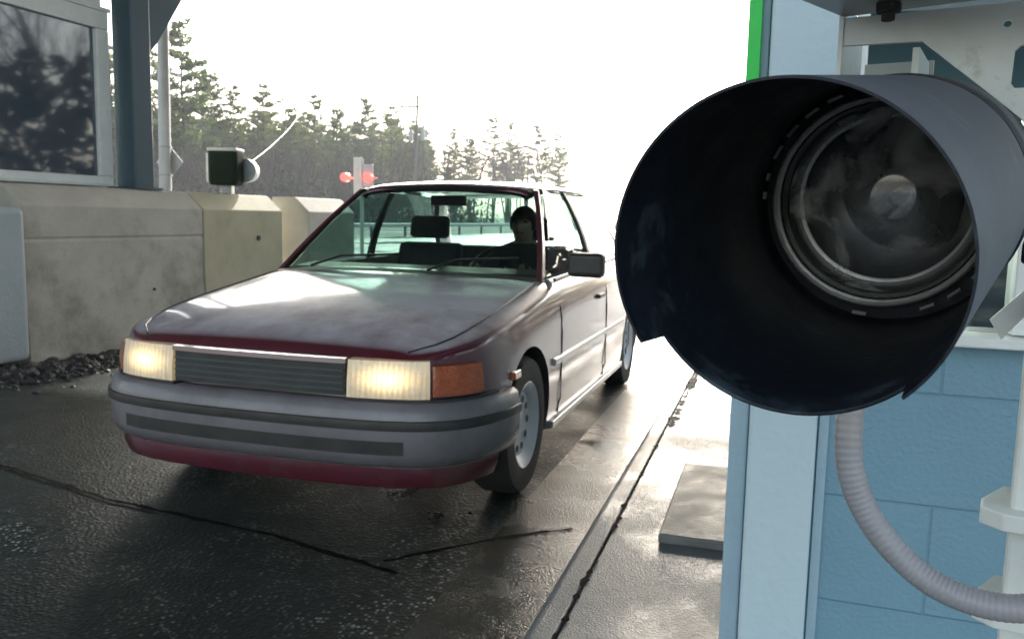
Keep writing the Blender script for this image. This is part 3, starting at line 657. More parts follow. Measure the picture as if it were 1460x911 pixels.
def body_mesh():
    m = MB(); st = [.07, .085, .10, .13, .16, .2, .24, .28] + [.28 + i * .06 for i in range(1, 68)] + [4.36, 4.38, 4.41, 4.44]
    rows = []
    for y in st:
        zb, ww, zsh, wsh, zt = [cr1(kx, [k[j] for k in K], y) for j in range(1, 6)]
        half = [(0, zb), (.45 * ww, zb), (.85 * ww, zb), (ww * .955, zb + .02), (ww * .985, zb + .09), (ww * .996, .42), (ww, .52), (ww * .995, zsh - .17), (ww * .975, zsh - .07),
                (wsh + (ww - wsh) * .45, zsh - .02), (wsh, zsh), (wsh - .06, zsh + (zt - zsh) * .30), (wsh * .72, zsh + (zt - zsh) * .72), (wsh * .4, zsh + (zt - zsh) * .93), (0, zt)]
        hs_ = []
        for i in range(len(half) - 1):
            for k in range(3):
                t = k / 3; a = half[max(i - 1, 0)]; b = half[i]; c = half[i + 1]; d = half[min(i + 2, len(half) - 1)]
                if i in (0, 1): p = tuple(b[q] + (c[q] - b[q]) * t for q in (0, 1))
                else: p = tuple(.5 * (2 * b[q] + (c[q] - a[q]) * t + (2 * a[q] - 5 * b[q] + 4 * c[q] - d[q]) * t * t + (3 * b[q] - a[q] - 3 * c[q] + d[q]) * t ** 3) for q in (0, 1))
                hs_.append(p)
        hs_.append(half[-1]); hs_[0] = half[0]
        ring = [(x, y, z) for x, z in hs_] + [(-x, y, z) for x, z in hs_[-2:0:-1]]
        rows.append(ring)
    n = len(rows[0]); vs = [p for r in rows for p in r]
    fs = [(i * n + j, i * n + (j + 1) % n, (i + 1) * n + (j + 1) % n, (i + 1) * n + j) for i in range(len(rows) - 1) for j in range(n)]
    fs += [tuple(range(n - 1, -1, -1)), tuple((len(rows) - 1) * n + j for j in range(n))]
    m.add(vs, fs); return m
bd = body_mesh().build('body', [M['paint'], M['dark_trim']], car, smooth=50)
WY = (.80, 3.42)
cut = MB(); cut.cur = 0
for wy in WY:
    for s in (-1, 1):
        cut.lathe([(s * .58, 0), (s * .58, .335), (s * 1.0, .345), (s * 1.0, 0)], 40, 'x', c=(0, wy, .305))
cutw = cut.build('cut', M['dark_trim'])
cut = MB(); cut.prism([(1.36, .40), (1.30, .90), (1.42, 1.2), (3.7, 1.2), (3.6, .6), (3.3, .40)], -.715, .715, 'x'); cutc = cut.build('cut', M['dark_trim'])
def boolean(o, c):
    md = o.modifiers.new('b', 'BOOLEAN'); md.object = c; md.solver = 'EXACT'; md.operation = 'DIFFERENCE'
    try: md.material_mode = 'TRANSFER'
    except Exception: pass
for c in (cutw, cutc):
    c.matrix_world = car.matrix_basis.copy(); boolean(bd, c)
bpy.context.view_layer.update()
dg = bpy.context.evaluated_depsgraph_get(); nm = bpy.data.meshes.new_from_object(bd.evaluated_get(dg)); bd.modifiers.clear(); bd.data = nm
try: nm.set_sharp_from_angle(angle=R(40))
except Exception: pass
for c in (cutw, cutc): bpy.data.objects.remove(c)

# front path for bumper, lamps, grille
half = [(0, 0), (.12, .001), (.25, .005), (.40, .016), (.52, .032), (.62, .058), (.70, .098), (.765, .16), (.81, .235), (.842, .33), (.858, .42), (.862, .50)]
full = [(-x, y) for x, y in half[:0:-1]] + half
fp = [Vector((x, y)) for x, y in full]
cum = [0]
for a, b in zip(fp, fp[1:]): cum.append(cum[-1] + (b - a).length)
mid = cum[-1] / 2
def at_s(s):
    s += mid
    for i in range(len(cum) - 1):
        if s <= cum[i + 1] or i == len(cum) - 2:
            t = (s - cum[i]) / (cum[i + 1] - cum[i]); return fp[i].lerp(fp[i + 1], t), (fp[min(i + 2, len(fp) - 1)] - fp[max(i - 1, 0)]).normalized()
def sweep(s0, s1, prof, n=24):
    """prof: closed list (outward offset, z)"""
    m = MB(); rows = []
    for i in range(n + 1):
        p, t = at_s(s0 + (s1 - s0) * i / n); nr = Vector((t.y, -t.x))
        rows.append([(p.x + nr.x * o, p.y + nr.y * o, z) for o, z in prof])
    k = len(prof); vs = [p for r in rows for p in r]
    fs = [(i * k + j, i * k + (j + 1) % k, (i + 1) * k + (j + 1) % k, (i + 1) * k + j) for i in range(n) for j in range(k)]
    fs += [tuple(range(k - 1, -1, -1)), tuple(n * k + j for j in range(k))]
    return m.add(vs, fs)
bp = sweep(-mid, mid, [(-.10, .30), (-.02, .285), (.012, .30), (.03, .34), (.034, .40), (.034, .47), (.022, .515), (-.0, .53), (-.10, .53)], 60).build('bumper', M['bumper'], car, smooth=50)
sweep(-mid * .995, mid * .995, [(.03, .432), (.042, .436), (.044, .452), (.042, .468), (.03, .472)], 60).build('bumper_moulding', M['dark_trim'], bp, smooth=50)
sweep(-.60, .60, [(-.03, .335), (.0335, .345), (.0345, .395), (-.03, .395)], 30).build('lower_intake', M['dark_trim'], bp)
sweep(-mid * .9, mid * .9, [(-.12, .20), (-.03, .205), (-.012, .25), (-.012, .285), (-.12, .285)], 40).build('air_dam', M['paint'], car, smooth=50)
sweep(-.37, .37, [(-.1, .545), (-.012, .545), (-.016, .665), (-.1, .67)], 20).build('grille', M['dark_trim'], car)
g = bpy.data.objects['grille']
m = MB()
for z in (.565, .588, .611, .634):
    q = sweep(-.365, .365, [(-.02, z), (-.004, z), (-.004, z + .006), (-.02, z + .006)], 16); m.add(q.v, q.f)
m.build('grille_bar', M['grillebar'], g)
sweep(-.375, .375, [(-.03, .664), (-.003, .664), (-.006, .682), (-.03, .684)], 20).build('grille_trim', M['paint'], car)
for s in (-1, 1):
    a, b = sorted((s * .38, s * .69))
    hl = sweep(a, b, [(-.12, .542), (-.004, .542), (-.006, .60), (-.018, .678), (-.12, .682)], 14).build('headlight', M['headlamp'], car, smooth=50)
    a, b = sorted((s * .385, s * .395)); 
    a, b = sorted((s * .70, s * .93)); sweep(a, b, [(-.1, .552), (-.004, .552), (-.006, .60), (-.016, .66), (-.1, .668)], 14).build('corner_lamp', M['amber'], car, smooth=50)
    sweep(min(s * .37, s * 1.03), max(s * .37, s * 1.03), [(-.1, .53), (.0, .53), (.0, .5405), (-.1, .5405)], 24).build('lamp_trim', M['dark_trim'], car)

# roof
RK = [(1.86, .50, 1.312, 1.335), (1.93, .525, 1.335, 1.36), (2.1, .545, 1.352, 1.38), (2.5, .555, 1.362, 1.395), (2.9, .55, 1.355, 1.388), (3.1, .54, 1.34, 1.37), (3.22, .515, 1.31, 1.335)]
rk = [r[0] for r in RK]; rows = []; rows2 = []
for i in range(29):
    y = 1.86 + (3.22 - 1.86) * i / 28; ww, ze, zc = [cr1(rk, [r[j] for r in RK], y) + (0, .03, .03)[j - 1] for j in (1, 2, 3)]
    hf = [(0, zc), (ww * .3, zc - .003), (ww * .6, zc - .010), (ww * .82, ze + .008), (ww * .94, ze - .003), (ww, ze - .018), (ww + .012, ze - .038)]
    rows.append([(-x, y, z) for x, z in hf[:0:-1]] + [(x, y, z) for x, z in hf])
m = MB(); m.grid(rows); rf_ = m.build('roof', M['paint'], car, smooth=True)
sd_ = rf_.modifiers.new('sol', 'SOLIDIFY'); sd_.thickness = .028; sd_.offset = -1
def bar(p, q, wx, wy, n=5, bow=0.0):
    """tapered bar of rectangular section between p and q"""
    m = MB(); rows = []
    p, q = Vector(p), Vector(q)
    for i in range(n + 1):
        t = i / n; c = p.lerp(q, t) + Vector((math.copysign(1, p.x) * bow * math.sin(PI * t), 0, bow * .6 * math.sin(PI * t)))
        a = wx[0] + (wx[1] - wx[0]) * t; b = wy[0] + (wy[1] - wy[0]) * t
        rows.append([(c.x - a, c.y - b, c.z), (c.x + a, c.y - b, c.z), (c.x + a, c.y + b, c.z), (c.x - a, c.y + b, c.z)])
    vs = [v for r in rows for v in r]
    fs = [(i * 4 + j, i * 4 + (j + 1) % 4, (i + 1) * 4 + (j + 1) % 4, (i + 1) * 4 + j) for i in range(n) for j in range(4)] + [(3, 2, 1, 0), tuple(n * 4 + j for j in range(4))]
    return m.add(vs, fs)
for s in (-1, 1):
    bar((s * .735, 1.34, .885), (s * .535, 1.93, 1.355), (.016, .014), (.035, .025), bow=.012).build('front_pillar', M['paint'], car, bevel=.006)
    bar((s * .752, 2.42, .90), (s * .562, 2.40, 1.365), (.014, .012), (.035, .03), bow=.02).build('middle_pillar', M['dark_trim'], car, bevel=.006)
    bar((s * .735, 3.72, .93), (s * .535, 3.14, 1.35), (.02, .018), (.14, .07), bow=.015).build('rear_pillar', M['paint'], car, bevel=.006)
def pane(A, B, C_, D, bow=(0, 0), n=10, k=6):
    """A,B bottom left/right; C,D top left/right; bow: forward bulge at centre of bottom, top"""
    rows = []; A, B, C_, D = map(Vector, (A, B, C_, D))
    for j in range(k + 1):
        v = j / k; row = []
        for i in range(n + 1):
            u = i / n; p = A.lerp(B, u).lerp(C_.lerp(D, u), v); q = 4 * u * (1 - u)
            p.y += q * (bow[0] * (1 - v) + bow[1] * v); p.z += q * (.02 * v + .03 * (1 - v)); row.append(tuple(p))
        rows.append(row)
    return MB().grid(rows)
pane((-.725, 1.33, .888), (.725, 1.33, .888), (-.525, 1.915, 1.355), (.525, 1.915, 1.355), (-.17, -.05)).build('windshield', M['carglass'], car, smooth=True, flip=False)
ws = bpy.data.objects['windshield']
# black glass border at the bottom and wiper arms
for x0 in (-.45, .2):
    MB().tube([(x0, 1.17, .935), (x0 + .12, 1.27, .985), (x0 + .42, 1.33, 1.00)], .007, 6).build('wiper', M['black'], car)
MB().grid([[(x, 1.33 - .17 * (1 - (x / .725) ** 2) - .06, .892 + .03 * (1 - (x / .725) ** 2)) for x in [-.72 + .144 * i for i in range(11)]],
           [(x, 1.33 - .17 * (1 - (x / .725) ** 2) + .03, .905 + .03 * (1 - (x / .725) ** 2)) for x in [-.72 + .144 * i for i in range(11)]]]).build('cowl', M['dark_trim'], car, smooth=True, flip=False)
pane((-.70, 3.80, .935), (.70, 3.80, .935), (-.50, 3.2, 1.35), (.50, 3.2, 1.35), (.12, .03)).build('rear_window', M['carglass'], car, smooth=True, flip=False)
for s in (-1, 1):
    for (y0, y1, t0, t1) in ((1.40, 2.39, 1.97, 2.38), (2.46, 3.56, 2.43, 3.08)):
        q = MB(); rows = []
        for j in range(6):
            v = j / 5; x = s * (.748 - .19 * v + .02 * math.sin(PI * v)); rows.append([(x, y0 + (t0 - y0) * v, .90 + .465 * v), (x, y1 + (t1 - y1) * v, .91 + .455 * v)])
        q.grid(rows).build('side_window', M['carglass'], car, smooth=True, flip=False)
    # belt moulding, drip rail, side mouldings
    MB().tube([(s * .775, 1.45, .893), (s * .772, 2.5, .918), (s * .765, 3.6, .938)], .009, 6).build('belt_moulding', M['dark_trim'], car)
    MB().tube([(s * .548, 1.95, 1.355), (s * .575, 2.2, 1.363), (s * .577, 2.8, 1.365), (s * .555, 3.1, 1.348)], .008, 6).build('drip_rail', M['dark_trim'], car)
    MB().prism([(s * .848, .50), (s * .868, .505), (s * .868, .535), (s * .848, .54)], 1.17, 3.05).build('side_moulding', M['moulding'], car, bevel=.004)
    MB().prism([(s * .80, .185), (s * .86, .20), (s * .862, .232), (s * .80, .235)], 1.17, 3.05).build('sill_moulding', M['moulding'], car, bevel=.004)
    MB().prism([(s * .84, .545), (s * .862, .548), (s * .860, .578), (s * .84, .58)], .20 + .34, .20 + .42).build('side_marker', M['amber'], car, bevel=.003)
    # door gaps
    for y in (1.33, 2.43, 3.30):
        pts = []
        for z in [.24 + i * .04 for i in range(16)]:
            zb, ww, zsh, wsh, zt = [cr1(kx, [k[j] for k in K], y) for j in range(1, 6)]
            x = ww * (.985 if z < .30 else 1.0) if z < zsh - .2 else ww * .995 - (ww - wsh) * .9 * max(0, (z - zsh + .17) / .17) ** 2
            pts.append((s * (x + .0005), y + (.0 if z < .75 else 0), z))
        MB().tube(pts, .0035, 4).build('door_gap', M['black'], car)
    for y in (2.24, 3.18):
        MB().box(min(s * .845, s * .872), max(s * .845, s * .872), y - .08, y + .08, .74, .765).build('door_handle', M['dark_trim'], car, bevel=.006)
    # hood shut line
    pts = []
    for i in range(16):
        y = .12 + i * .078; zb, ww, zsh, wsh, zt = [cr1(kx, [k[j] for k in K], y) for j in range(1, 6)]
        pts.append((s * (wsh - .055), y, zsh + (zt - zsh) * .30 + .0015))
    MB().tube(pts, .0035, 4).build('hood_gap', M['black'], car)
    # mirror on the driver's side only
    if s > 0:
        mr = MB().box(min(s * .86, s * 1.04), max(s * .86, s * 1.04), 1.36, 1.45, .915, 1.035).build('mirror', M['dark_trim'], car, bevel=.025, segs=4)
        bar((s * .74, 1.43, .90), (s * .88, 1.41, .95), (.02, .02), (.04, .03)).build('mirror_arm', M['dark_trim'], mr, bevel=.006)
        MB().box(min(s * .875, s * 1.03), max(s * .875, s * 1.03), 1.448, 1.453, .93, 1.02).build('mirror_glass', M['chrome'], mr)
    for wy in WY:
        wn = MB().lathe([(-.09, .0), (-.09, .19), (-.095, .22), (-.09, .285), (-.06, .302), (.06, .302), (.09, .285), (.095, .22), (.09, .19), (.05, .185), (.045, 0)], 44, 'x', c=(0, 0, 0))
        wh = wn.build('wheel', M['rubber'], car, smooth=50); wh.location = (s * .748, wy, .302)
        if s < 0: wh.rotation_euler = (0, 0, PI)
        MB().lathe([(.046, 0), (.058, .03), (.052, .06), (.056, .14), (.080, .165), (.091, .188), (.088, .192), (.04, .19)], 32, 'x').build('rim', M['silver'], wh, smooth=True)
        for a in range(10):
            an = a * PI / 5; MB().lathe([(.0565, 0), (.0585, .016), (.0565, .0161)], 8, 'x', c=(0, .11 * math.cos(an), .11 * math.sin(an))).build('wheel_vent', M['black'], wh)
    MB().box(min(s * .45, s * .76), max(s * .45, s * .76), 4.38, 4.46, .62, .78).build('tail_lamp', M['redlens'], car, bevel=.01)
MB().box(-.80, .80, 4.36, 4.55, .36, .56).build('rear_bumper', M['paint'], car, bevel=.04, segs=3)
# interior
MB().prism([(1.42, .6), (1.36, .86), (1.40, .915), (1.62, .93), (1.72, .88), (1.72, .6)], -.70, .70, 'x').build('dashboard', M['dark_trim'], car, bevel=.01)
MB().lathe([(-.012, .17), (0, .182), (.012, .17), (0, .158), (-.012, .17)], 28, 'y').build('steering_wheel', M['black'], car, smooth=True)
sw = bpy.data.objects['steering_wheel']; sw.location = (.36, 1.80, .88); sw.rotation_euler = (R(-28), 0, 0)
MB().box(-.155, .155, -.008, .008, -.02, .02).build('spoke', M['black'], sw)
for x in (-.36, .36):
    st = MB(); st.box(x - .24, x + .24, 1.95, 2.42, .36, .52); st.prism([(2.36, .50), (2.50, 1.02), (2.60, 1.03), (2.50, .48)], x - .22, x + .22, 'x')
    so = st.build('front_seat', M['cloth_seat'], car, bevel=.035, segs=3)
    MB().prism([(2.46, 1.06), (2.50, 1.20), (2.58, 1.20), (2.57, 1.05)], x - .13, x + .13, 'x').build('headrest', M['cloth_seat'], so, bevel=.03, segs=3)
MB().box(-.62, .62, 3.05, 3.5, .40, .56).build('rear_seat', M['cloth_seat'], car, bevel=.04)
MB().prism([(3.42, .5), (3.50, .98), (3.60, .98), (3.6, .5)], -.62, .62, 'x').build('rear_backrest', M['cloth_seat'], car, bevel=.03)
MB().box(-.11, .11, 1.93, 1.96, 1.26, 1.32).build('inside_mirror', M['black'], car, bevel=.01)

# driver
def skin_body(name, verts, edges, radii, mats, parent=None, loc=(0, 0, 0), sub=2, root=0):
    me = bpy.data.meshes.new(name); me.from_pydata(verts, edges, []); o = bpy.data.objects.new(name, me); COL.objects.link(o)
    md = o.modifiers.new('skin', 'SKIN'); sv = me.skin_vertices[0].data
    for i, r in enumerate(radii): sv[i].radius = (r, r) if not isinstance(r, tuple) else r
    for i in range(len(verts)): sv[i].use_root = (i == root)
    s = o.modifiers.new('s', 'SUBSURF'); s.levels = sub; s.render_levels = sub
    bpy.context.view_layer.update(); dg = bpy.context.evaluated_depsgraph_get()
    nm = bpy.data.meshes.new_from_object(o.evaluated_get(dg)); bpy.data.objects.remove(o)
    nm.materials.clear()
    for m_ in mats: nm.materials.append(m_)
    nm.polygons.foreach_set('use_smooth', [True] * len(nm.polygons))
    o = bpy.data.objects.new(name, nm); COL.objects.link(o); o.location = loc
    if parent: o.parent = parent
    return o
hx, hy = .36, 2.24
V_ = [(0, .02, .56), (0, .05, .72), (0, .09, .88), (0, .08, .99), (0, .06, 1.06), (0, .035, 1.13), (0, .03, 1.20),
      (.17, .07, .965), (.235, -.08, .80), (.16, -.33, .89), (.145, -.40, .93),
      (-.17, .07, .965), (-.235, -.08, .80), (-.16, -.33, .89), (-.145, -.40, .93),
      (.10, -.10, .54), (.13, -.50, .56), (.13, -.62, .36), (-.10, -.10, .54), (-.13, -.50, .56), (-.13, -.62, .36)]
E_ = [(0, 1), (1, 2), (2, 3), (3, 4), (4, 5), (5, 6), (3, 7), (7, 8), (8, 9), (9, 10), (3, 11), (11, 12), (12, 13), (13, 14), (0, 15), (15, 16), (16, 17), (0, 18), (18, 19), (19, 20)]
R_ = [(.15, .11), (.14, .10), (.15, .10), (.11, .08), .05, (.072, .085), (.07, .085), .062, .05, .036, .032, .062, .05, .036, .032, .085, .065, .05, .085, .065, .05]
drv = skin_body('person', V_, E_, R_, [M['jacket'], M['skin'], M['hair'], M['lips']], None, (CX + hx - .08, CY + hy, .0), sub=3)
for v in drv.data.vertices:
    x, y, z = v.co
    if z > 1.05 and y < .03:
        g = lambda cx, cz, sx, sz: math.exp(-((x - cx) / sx) ** 2 - ((z - cz) / sz) ** 2)
        v.co.y += -.024 * g(0, 1.145, .012, .022) + .010 * (g(.03, 1.178, .014, .010) + g(-.03, 1.178, .014, .010)) - .006 * g(0, 1.2, .05, .01) - .010 * g(0, 1.085, .03, .015)
for p in drv.data.polygons:
    c = p.center
    if c.z > 1.045 and abs(c.x) < .1 or (c.y < -.345 and c.z > .8): p.material_index = 1
    if c.y < .0 and ((abs(abs(c.x) - .03) < .013 and abs(c.z - 1.178) < .007) or (abs(abs(c.x) - .03) < .02 and abs(c.z - 1.198) < .005)): p.material_index = 2
    if c.y < .0 and abs(c.x) < .024 and abs(c.z - 1.108) < .005: p.material_index = 3
tag(drv, 'driver in a dark jacket holding the steering wheel behind the windshield', 'person')
hm = MB(); rows = []
for i in range(9):
    a = i / 8 * PI * .62; rows.append([(math.sin(a) * .086 * math.cos(t), .045 + math.sin(a) * .10 * math.sin(t) + .012, 1.165 + math.cos(a) * .108) for t in [2 * PI * j / 20 for j in range(21)]])
for r_ in rows:
    for j, p in enumerate(r_):
        if p[1] < .01 and p[2] < 1.225: r_[j] = (p[0], .02, p[2])
hm.grid(rows).build('hair', M['hair'], drv, smooth=True)

# ------------------------------------------------------------------ trees
def pine(seed, h, cs=.3, spread=.2, dens=1.0, whorl=.75):
    rnd = random.Random(seed); tr = MB(); cr = MB(); ne = MB()
    n = 9; lean = rnd.uniform(-.02, .02); bend = [Vector((lean * h * (i / n) ** 1.4 + rnd.uniform(-.06, .06), rnd.uniform(-.06, .06), h * i / n)) for i in range(n + 1)]
    bend[0] = Vector((0, 0, 0)); tr.tube(bend, [max(.02, h * .011 * (1 - i / n) ** .8 + .015) for i in range(n + 1)], 6)
    def axis(z):
        t = z / h * n; i = min(int(t), n - 1); return bend[i].lerp(bend[i + 1], t - i)
    cr.cur = 0; z = cs * h
    while z < h * .985:
        t = (z - cs * h) / (h * (1 - cs))
        prof = (min(1, .45 + t * 2.2)) * (1 - t) ** .62 + .06
        for b in range(rnd.choice((3, 4, 4, 5, 5))):
            if rnd.random() < .15 * (1 - t): continue
            L = spread * h * prof * rnd.uniform(.5, 1.15); a = rnd.uniform(0, 2 * PI); p0 = axis(z + rnd.uniform(-.2, .2))
            up = rnd.uniform(-.02, .16) + .25 * t; d = Vector((math.cos(a), math.sin(a), up)); k = max(2, int(L / .7))
            pts = [p0 + d * (L * i / k) + Vector((0, 0, .10 * L * (i / k) ** 2)) for i in range(k + 1)]
            cr.cur = 0; cr.tube(pts, [.045 * (1 - i / (k + 1)) * (L / 3) + .008 for i in range(k + 1)], 3, caps=False)
            cr.cur = 1; s = .22 * L
            while s < L:
                q = p0 + d * s + Vector((0, 0, .10 * L * (s / L) ** 2)); side = Vector((-d.y, d.x, 0))
                wd = .14 * L * (1.1 - s / L) + .22
                for _ in range(int(9 * dens)):
                    c = q + side * rnd.uniform(-wd, wd) * 1.3 + Vector((rnd.uniform(-.12, .12), rnd.uniform(-.12, .12), rnd.uniform(-.10, .22)))
                    sz = rnd.uniform(.13, .28); ax = Vector((rnd.gauss(0, 1), rnd.gauss(0, 1), rnd.gauss(.4, .6))).normalized(); ay = ax.cross(Vector((rnd.gauss(0, 1), rnd.gauss(0, 1), rnd.gauss(0, 1)))).normalized()
                    cr.add([c - ax * sz, c + ay * sz * .42, c + ax * sz, c - ay * sz * .42], [(0, 1, 2, 3)])
                s += .27
        z += whorl * rnd.uniform(.6, 1.3)
    # dead lower stubs
    for _ in range(12):
        z = rnd.uniform(.12, cs) * h; a = rnd.uniform(0, 2 * PI); p0 = axis(z); cr.cur = 0
        L = rnd.uniform(.5, 1.8); cr.tube([p0, p0 + Vector((math.cos(a) * L, math.sin(a) * L, rnd.uniform(-.2, .4)))], [.02, .006], 3, caps=False)
    return tr, cr
def bare(seed, h):
    rnd = random.Random(seed); tr = MB(); cr = MB()
    def grow(p, d, L, r, lv, mb):
        k = 3; pts = [p]; 
        for i in range(k):
            d = (d + Vector((rnd.gauss(0, .10), rnd.gauss(0, .10), .03))).normalized(); pts.append(pts[-1] + d * L / k)
        mb.tube(pts, [r * (1 - .5 * i / k) for i in range(k + 1)], 5 if lv == 0 else 3, caps=False)
        if lv >= 4: return
        for i in range(rnd.choice((3, 4, 5)) if lv else 8):
            t = rnd.uniform(.35, 1.0); j = min(int(t * k), k - 1); q = pts[j].lerp(pts[j + 1], t * k - j)
            nd = (d + Vector((rnd.gauss(0, .55), rnd.gauss(0, .55), rnd.uniform(-.1, .5)))).normalized()
            grow(q, nd, L * rnd.uniform(.4, .62) * (.75 if lv == 0 else 1), r * .42, lv + 1, cr)
    grow(Vector((0, 0, 0)), Vector((rnd.uniform(-.05, .05), rnd.uniform(-.05, .05), 1)), h * .78, h * .010 + .02, 0, tr)
    return tr, cr
protos = {}
def proto(key, mk, mats, h):
    tr, cr = mk; 
    def me(mb, nm_, ms):
        x = bpy.data.meshes.new(nm_); x.from_pydata(mb.v, [], mb.f)
        for q in ms: x.materials.append(q)
        x.polygons.foreach_set('material_index', mb.mi); return x
    protos[key] = (me(tr, 'trunk', [M['bark']]), me(cr, 'crown', mats), h)
for i in range(5): proto('p%d' % i, pine(20 + i, 16, .14 + .05 * i, .22 + .015 * (i % 3), 1.25), [M['bark'], M['needle'] if i % 2 else M['needle2']], 16)
for i in range(3): proto('s%d' % i, pine(60 + i, 20, .38 + .04 * i, .23, 1.0, 1.0), [M['bark'], M['needle2']], 20)   # sparse tall pines
for i in range(3): proto('b%d' % i, bare(90 + i, 12), [M['twig']], 12)
trn = random.Random(3)
def tree(key, x, y, h, label, group=None, name=None):
    tm, cm_, ph = protos[key]; s = h / ph
    t = thing(name or ('bare_tree' if key[0] == 'b' else 'pine_tree'), (x, y, -.03), label, 'tree', trn.uniform(0, 6.28), group)
    t.scale = (s * trn.uniform(.9, 1.1),) * 2 + (s,)
    for nm_, me in (('trunk', tm), ('crown', cm_)):
        o = bpy.data.objects.new(nm_, me); COL.objects.link(o); o.parent = t
# pose of trees: pixel column -> direction, distance, height
f_ = 1200.; cr_, sr_ = math.cos(R(1.2)), math.sin(R(1.2))
def place(px, ytop, lateral):
    """ground point in the wood edge at lateral distance, and the height whose top shows at that row"""
    rot = Matrix.Rotation(R(19.3), 3, 'Z') @ Matrix.Rotation(R(90 - 6.9), 3, 'X') @ Matrix.Rotation(R(1.2), 3, 'Z')
    d = rot @ Vector(((px - 730) / f_, (455.5 - ytop) / f_, -1)); t = lateral / d.x
    return d.x * t, d.y * t, H + d.z * t
named = [
    ('p1', 259, 22, -52, 'tallest pine with a narrow top, just right of the grey light pole'),
    ('p3', 300, 100, -55, 'dark pine right beside the tallest one'),
    ('p0', 335, 120, -54, 'round topped pine above the green lane signal'),
    ('p2', 372, 118, -58, 'pine a little right of the green lane signal'),
    ('p4', 412, 150, -53, 'lower pine crossed by the pale diagonal wire'),
    ('p0', 446, 133, -55, 'pointed pine midway between lane signal and red lamps'),
    ('p3', 480, 152, -52, 'pine just left of the white post with red lamps'),
    ('p1', 518, 136, -54, 'full pine directly above the white post with red lamps'),
    ('p2', 560, 150, -52, 'pine directly left of the utility pole'),
    ('p4', 592, 178, -50, 'pine behind the utility pole'),
    ('p0', 648, 182, -49, 'bushy pine standing right of the utility pole'),
    ('p3', 670, 195, -52, 'slightly lower pine right of the bushy one'),
    ('s0', 705, 160, -50, 'broad flat topped pine with bare lower trunk above the car roof'),
    ('s1', 728, 168, -53, 'tall sparse pine just right of the flat topped one'),
    ('s2', 768, 178, -50, 'sparse pine second from the right end of the wood'),
    ('s1', 798, 186, -48, 'rightmost thin pine at the end of the wood'),
]
for k, px, yt, lat, lab in named:
    x, y, h = place(px, yt, lat); tree(k, x, y, h + .0, lab)
for px, yt, lat in [(225, 70, -56), (158, 60, -57), (120, 70, -60), (60, 70, -60)]:
    x, y, h = place(px, yt, lat); tree('p2', x, y, h, 'pine partly hidden behind the booth and the teal column', 'pines behind the booth')
for i in range(84):
    px = 212 + i * 4.9 + trn.uniform(-8, 8); yt = 150 + trn.uniform(-6, 45) + (px - 212) * .06
    x, y, h = place(px, yt, -50 - trn.uniform(4, 26)); tree(trn.choice(['p0', 'p1', 'p2', 'p3', 'p4']), x, y, max(6, h), 'pine deeper in the wood, behind the front row', 'pines deeper in the wood')
for i in range(12):
    px = 640 + i * 15 + trn.uniform(-8, 8); yt = 205 + trn.uniform(-6, 25)
    x, y, h = place(px, yt, -50 - trn.uniform(4, 16)); tree(trn.choice(['s0', 's1', 's2']), x, y, max(6, h), 'thin low pine between the taller sparse pines above the car roof', 'thin pines above the car roof')
for i in range(44):
    px = 205 + i * 13.5 + trn.uniform(-7, 7); yt = 200 + trn.uniform(-28, 20)
    x, y, h = place(px, yt, -44 - trn.uniform(0, 6)); tree(trn.choice(['b0', 'b1', 'b2']), x, y, max(4, h), 'bare grey tree at the front edge of the wood', 'bare trees along the wood edge')
# trees to the right of the road, seen through the booth window and mirrored in the left booth glass
for i in range(26):
    a = R(18 + i * 2.2 + trn.uniform(-1, 1)); dd = 34 + trn.uniform(0, 16)
    tree(trn.choice(['p0', 'p3', 'p4', 'b0', 'b1', 'b2']), math.sin(a) * dd + 1, math.cos(a) * dd + 2, trn.uniform(14, 19), 'tree of the wood on the right, glimpsed through the booth window', 'trees right of the road')
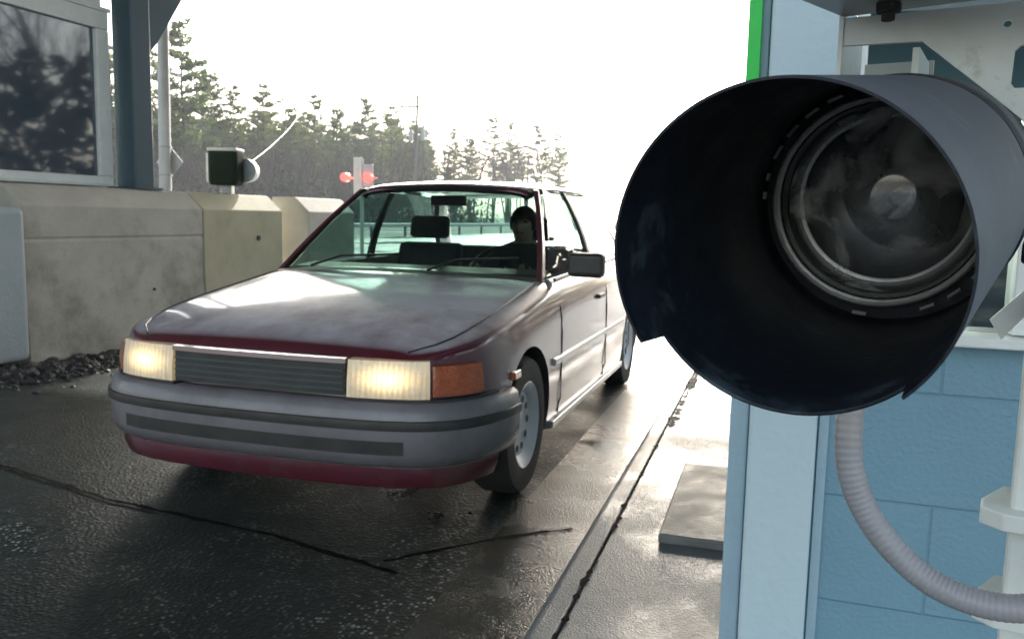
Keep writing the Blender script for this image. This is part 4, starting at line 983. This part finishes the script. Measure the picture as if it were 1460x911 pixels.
# brush and far wood
random.seed(12); bs = MB()
for i in range(22000):
    y = random.uniform(20, 125); x = -46 - abs(random.gauss(0, 14)); z = abs(random.gauss(0, 2.4)) * (1 + (-x - 46) / 40)
    s = random.uniform(.15, .5); ax = Vector((random.gauss(0, .5), random.gauss(0, .5), random.gauss(0, 1))).normalized(); ay = ax.cross(Vector((random.gauss(0, 1), random.gauss(0, 1), 0))).normalized()
    c = Vector((x, y, z)); bs.add([c - ax * s, c + ay * s * .3, c + ax * s, c - ay * s * .3], [(0, 1, 2, 3)])
for i in range(700):
    y = random.uniform(20, 135); x = -60 - random.uniform(0, 45); h = random.uniform(7, 13)
    bs.tube([(x, y, 0), (x + random.uniform(-.6, .6), y, h)], [.13, .04], 3, caps=False)
for i in range(26000):
    y = random.uniform(20, 140); x = -66 - random.uniform(0, 40); z = random.uniform(1, 12) ; s = random.uniform(.3, .8)
    ax = Vector((random.gauss(0, 1), random.gauss(0, 1), random.gauss(0, .6))).normalized(); ay = ax.cross(Vector((random.gauss(0, 1), random.gauss(0, 1), 1))).normalized()
    c = Vector((x, y, z)); bs.add([c - ax * s, c + ay * s * .5, c + ax * s, c - ay * s * .5], [(0, 1, 2, 3)])
for i in range(9000):
    a = R(random.uniform(8, 85)); dd = 42 + abs(random.gauss(0, 9)); z = random.uniform(0, 9) ; s = random.uniform(.3, .8)
    ax = Vector((random.gauss(0, 1), random.gauss(0, 1), random.gauss(0, .8))).normalized(); ay = ax.cross(Vector((random.gauss(0, 1), random.gauss(0, 1), 1))).normalized()
    c = Vector((math.sin(a) * dd, math.cos(a) * dd, z)); bs.add([c - ax * s, c + ay * s * .5, c + ax * s, c - ay * s * .5], [(0, 1, 2, 3)])
o = bs.build('far_wood', M['brush'], flip=False)
tag(o, 'dense grey brown brush and undergrowth of the wood beyond the plaza', 'woodland', kind='stuff')

# ------------------------------------------------------------------ haze
hz = MB(); hz.box(-160, 120, -30, 330, -1.1, 30)
m = bpy.data.materials.new('haze'); m.use_nodes = True; nt = m.node_tree; nt.nodes.clear()
out = nt.nodes.new('ShaderNodeOutputMaterial'); v = nt.nodes.new('ShaderNodeVolumePrincipled'); v.inputs['Color'].default_value = (.95, .97, 1, 1)
v.inputs['Density'].default_value = .0009; v.inputs['Anisotropy'].default_value = .0
nt.links.new(v.outputs[0], out.inputs['Volume'])
o = hz.build('haze', m); tag(o, 'thin bright winter haze filling the air over the toll plaza', 'haze', kind='stuff')
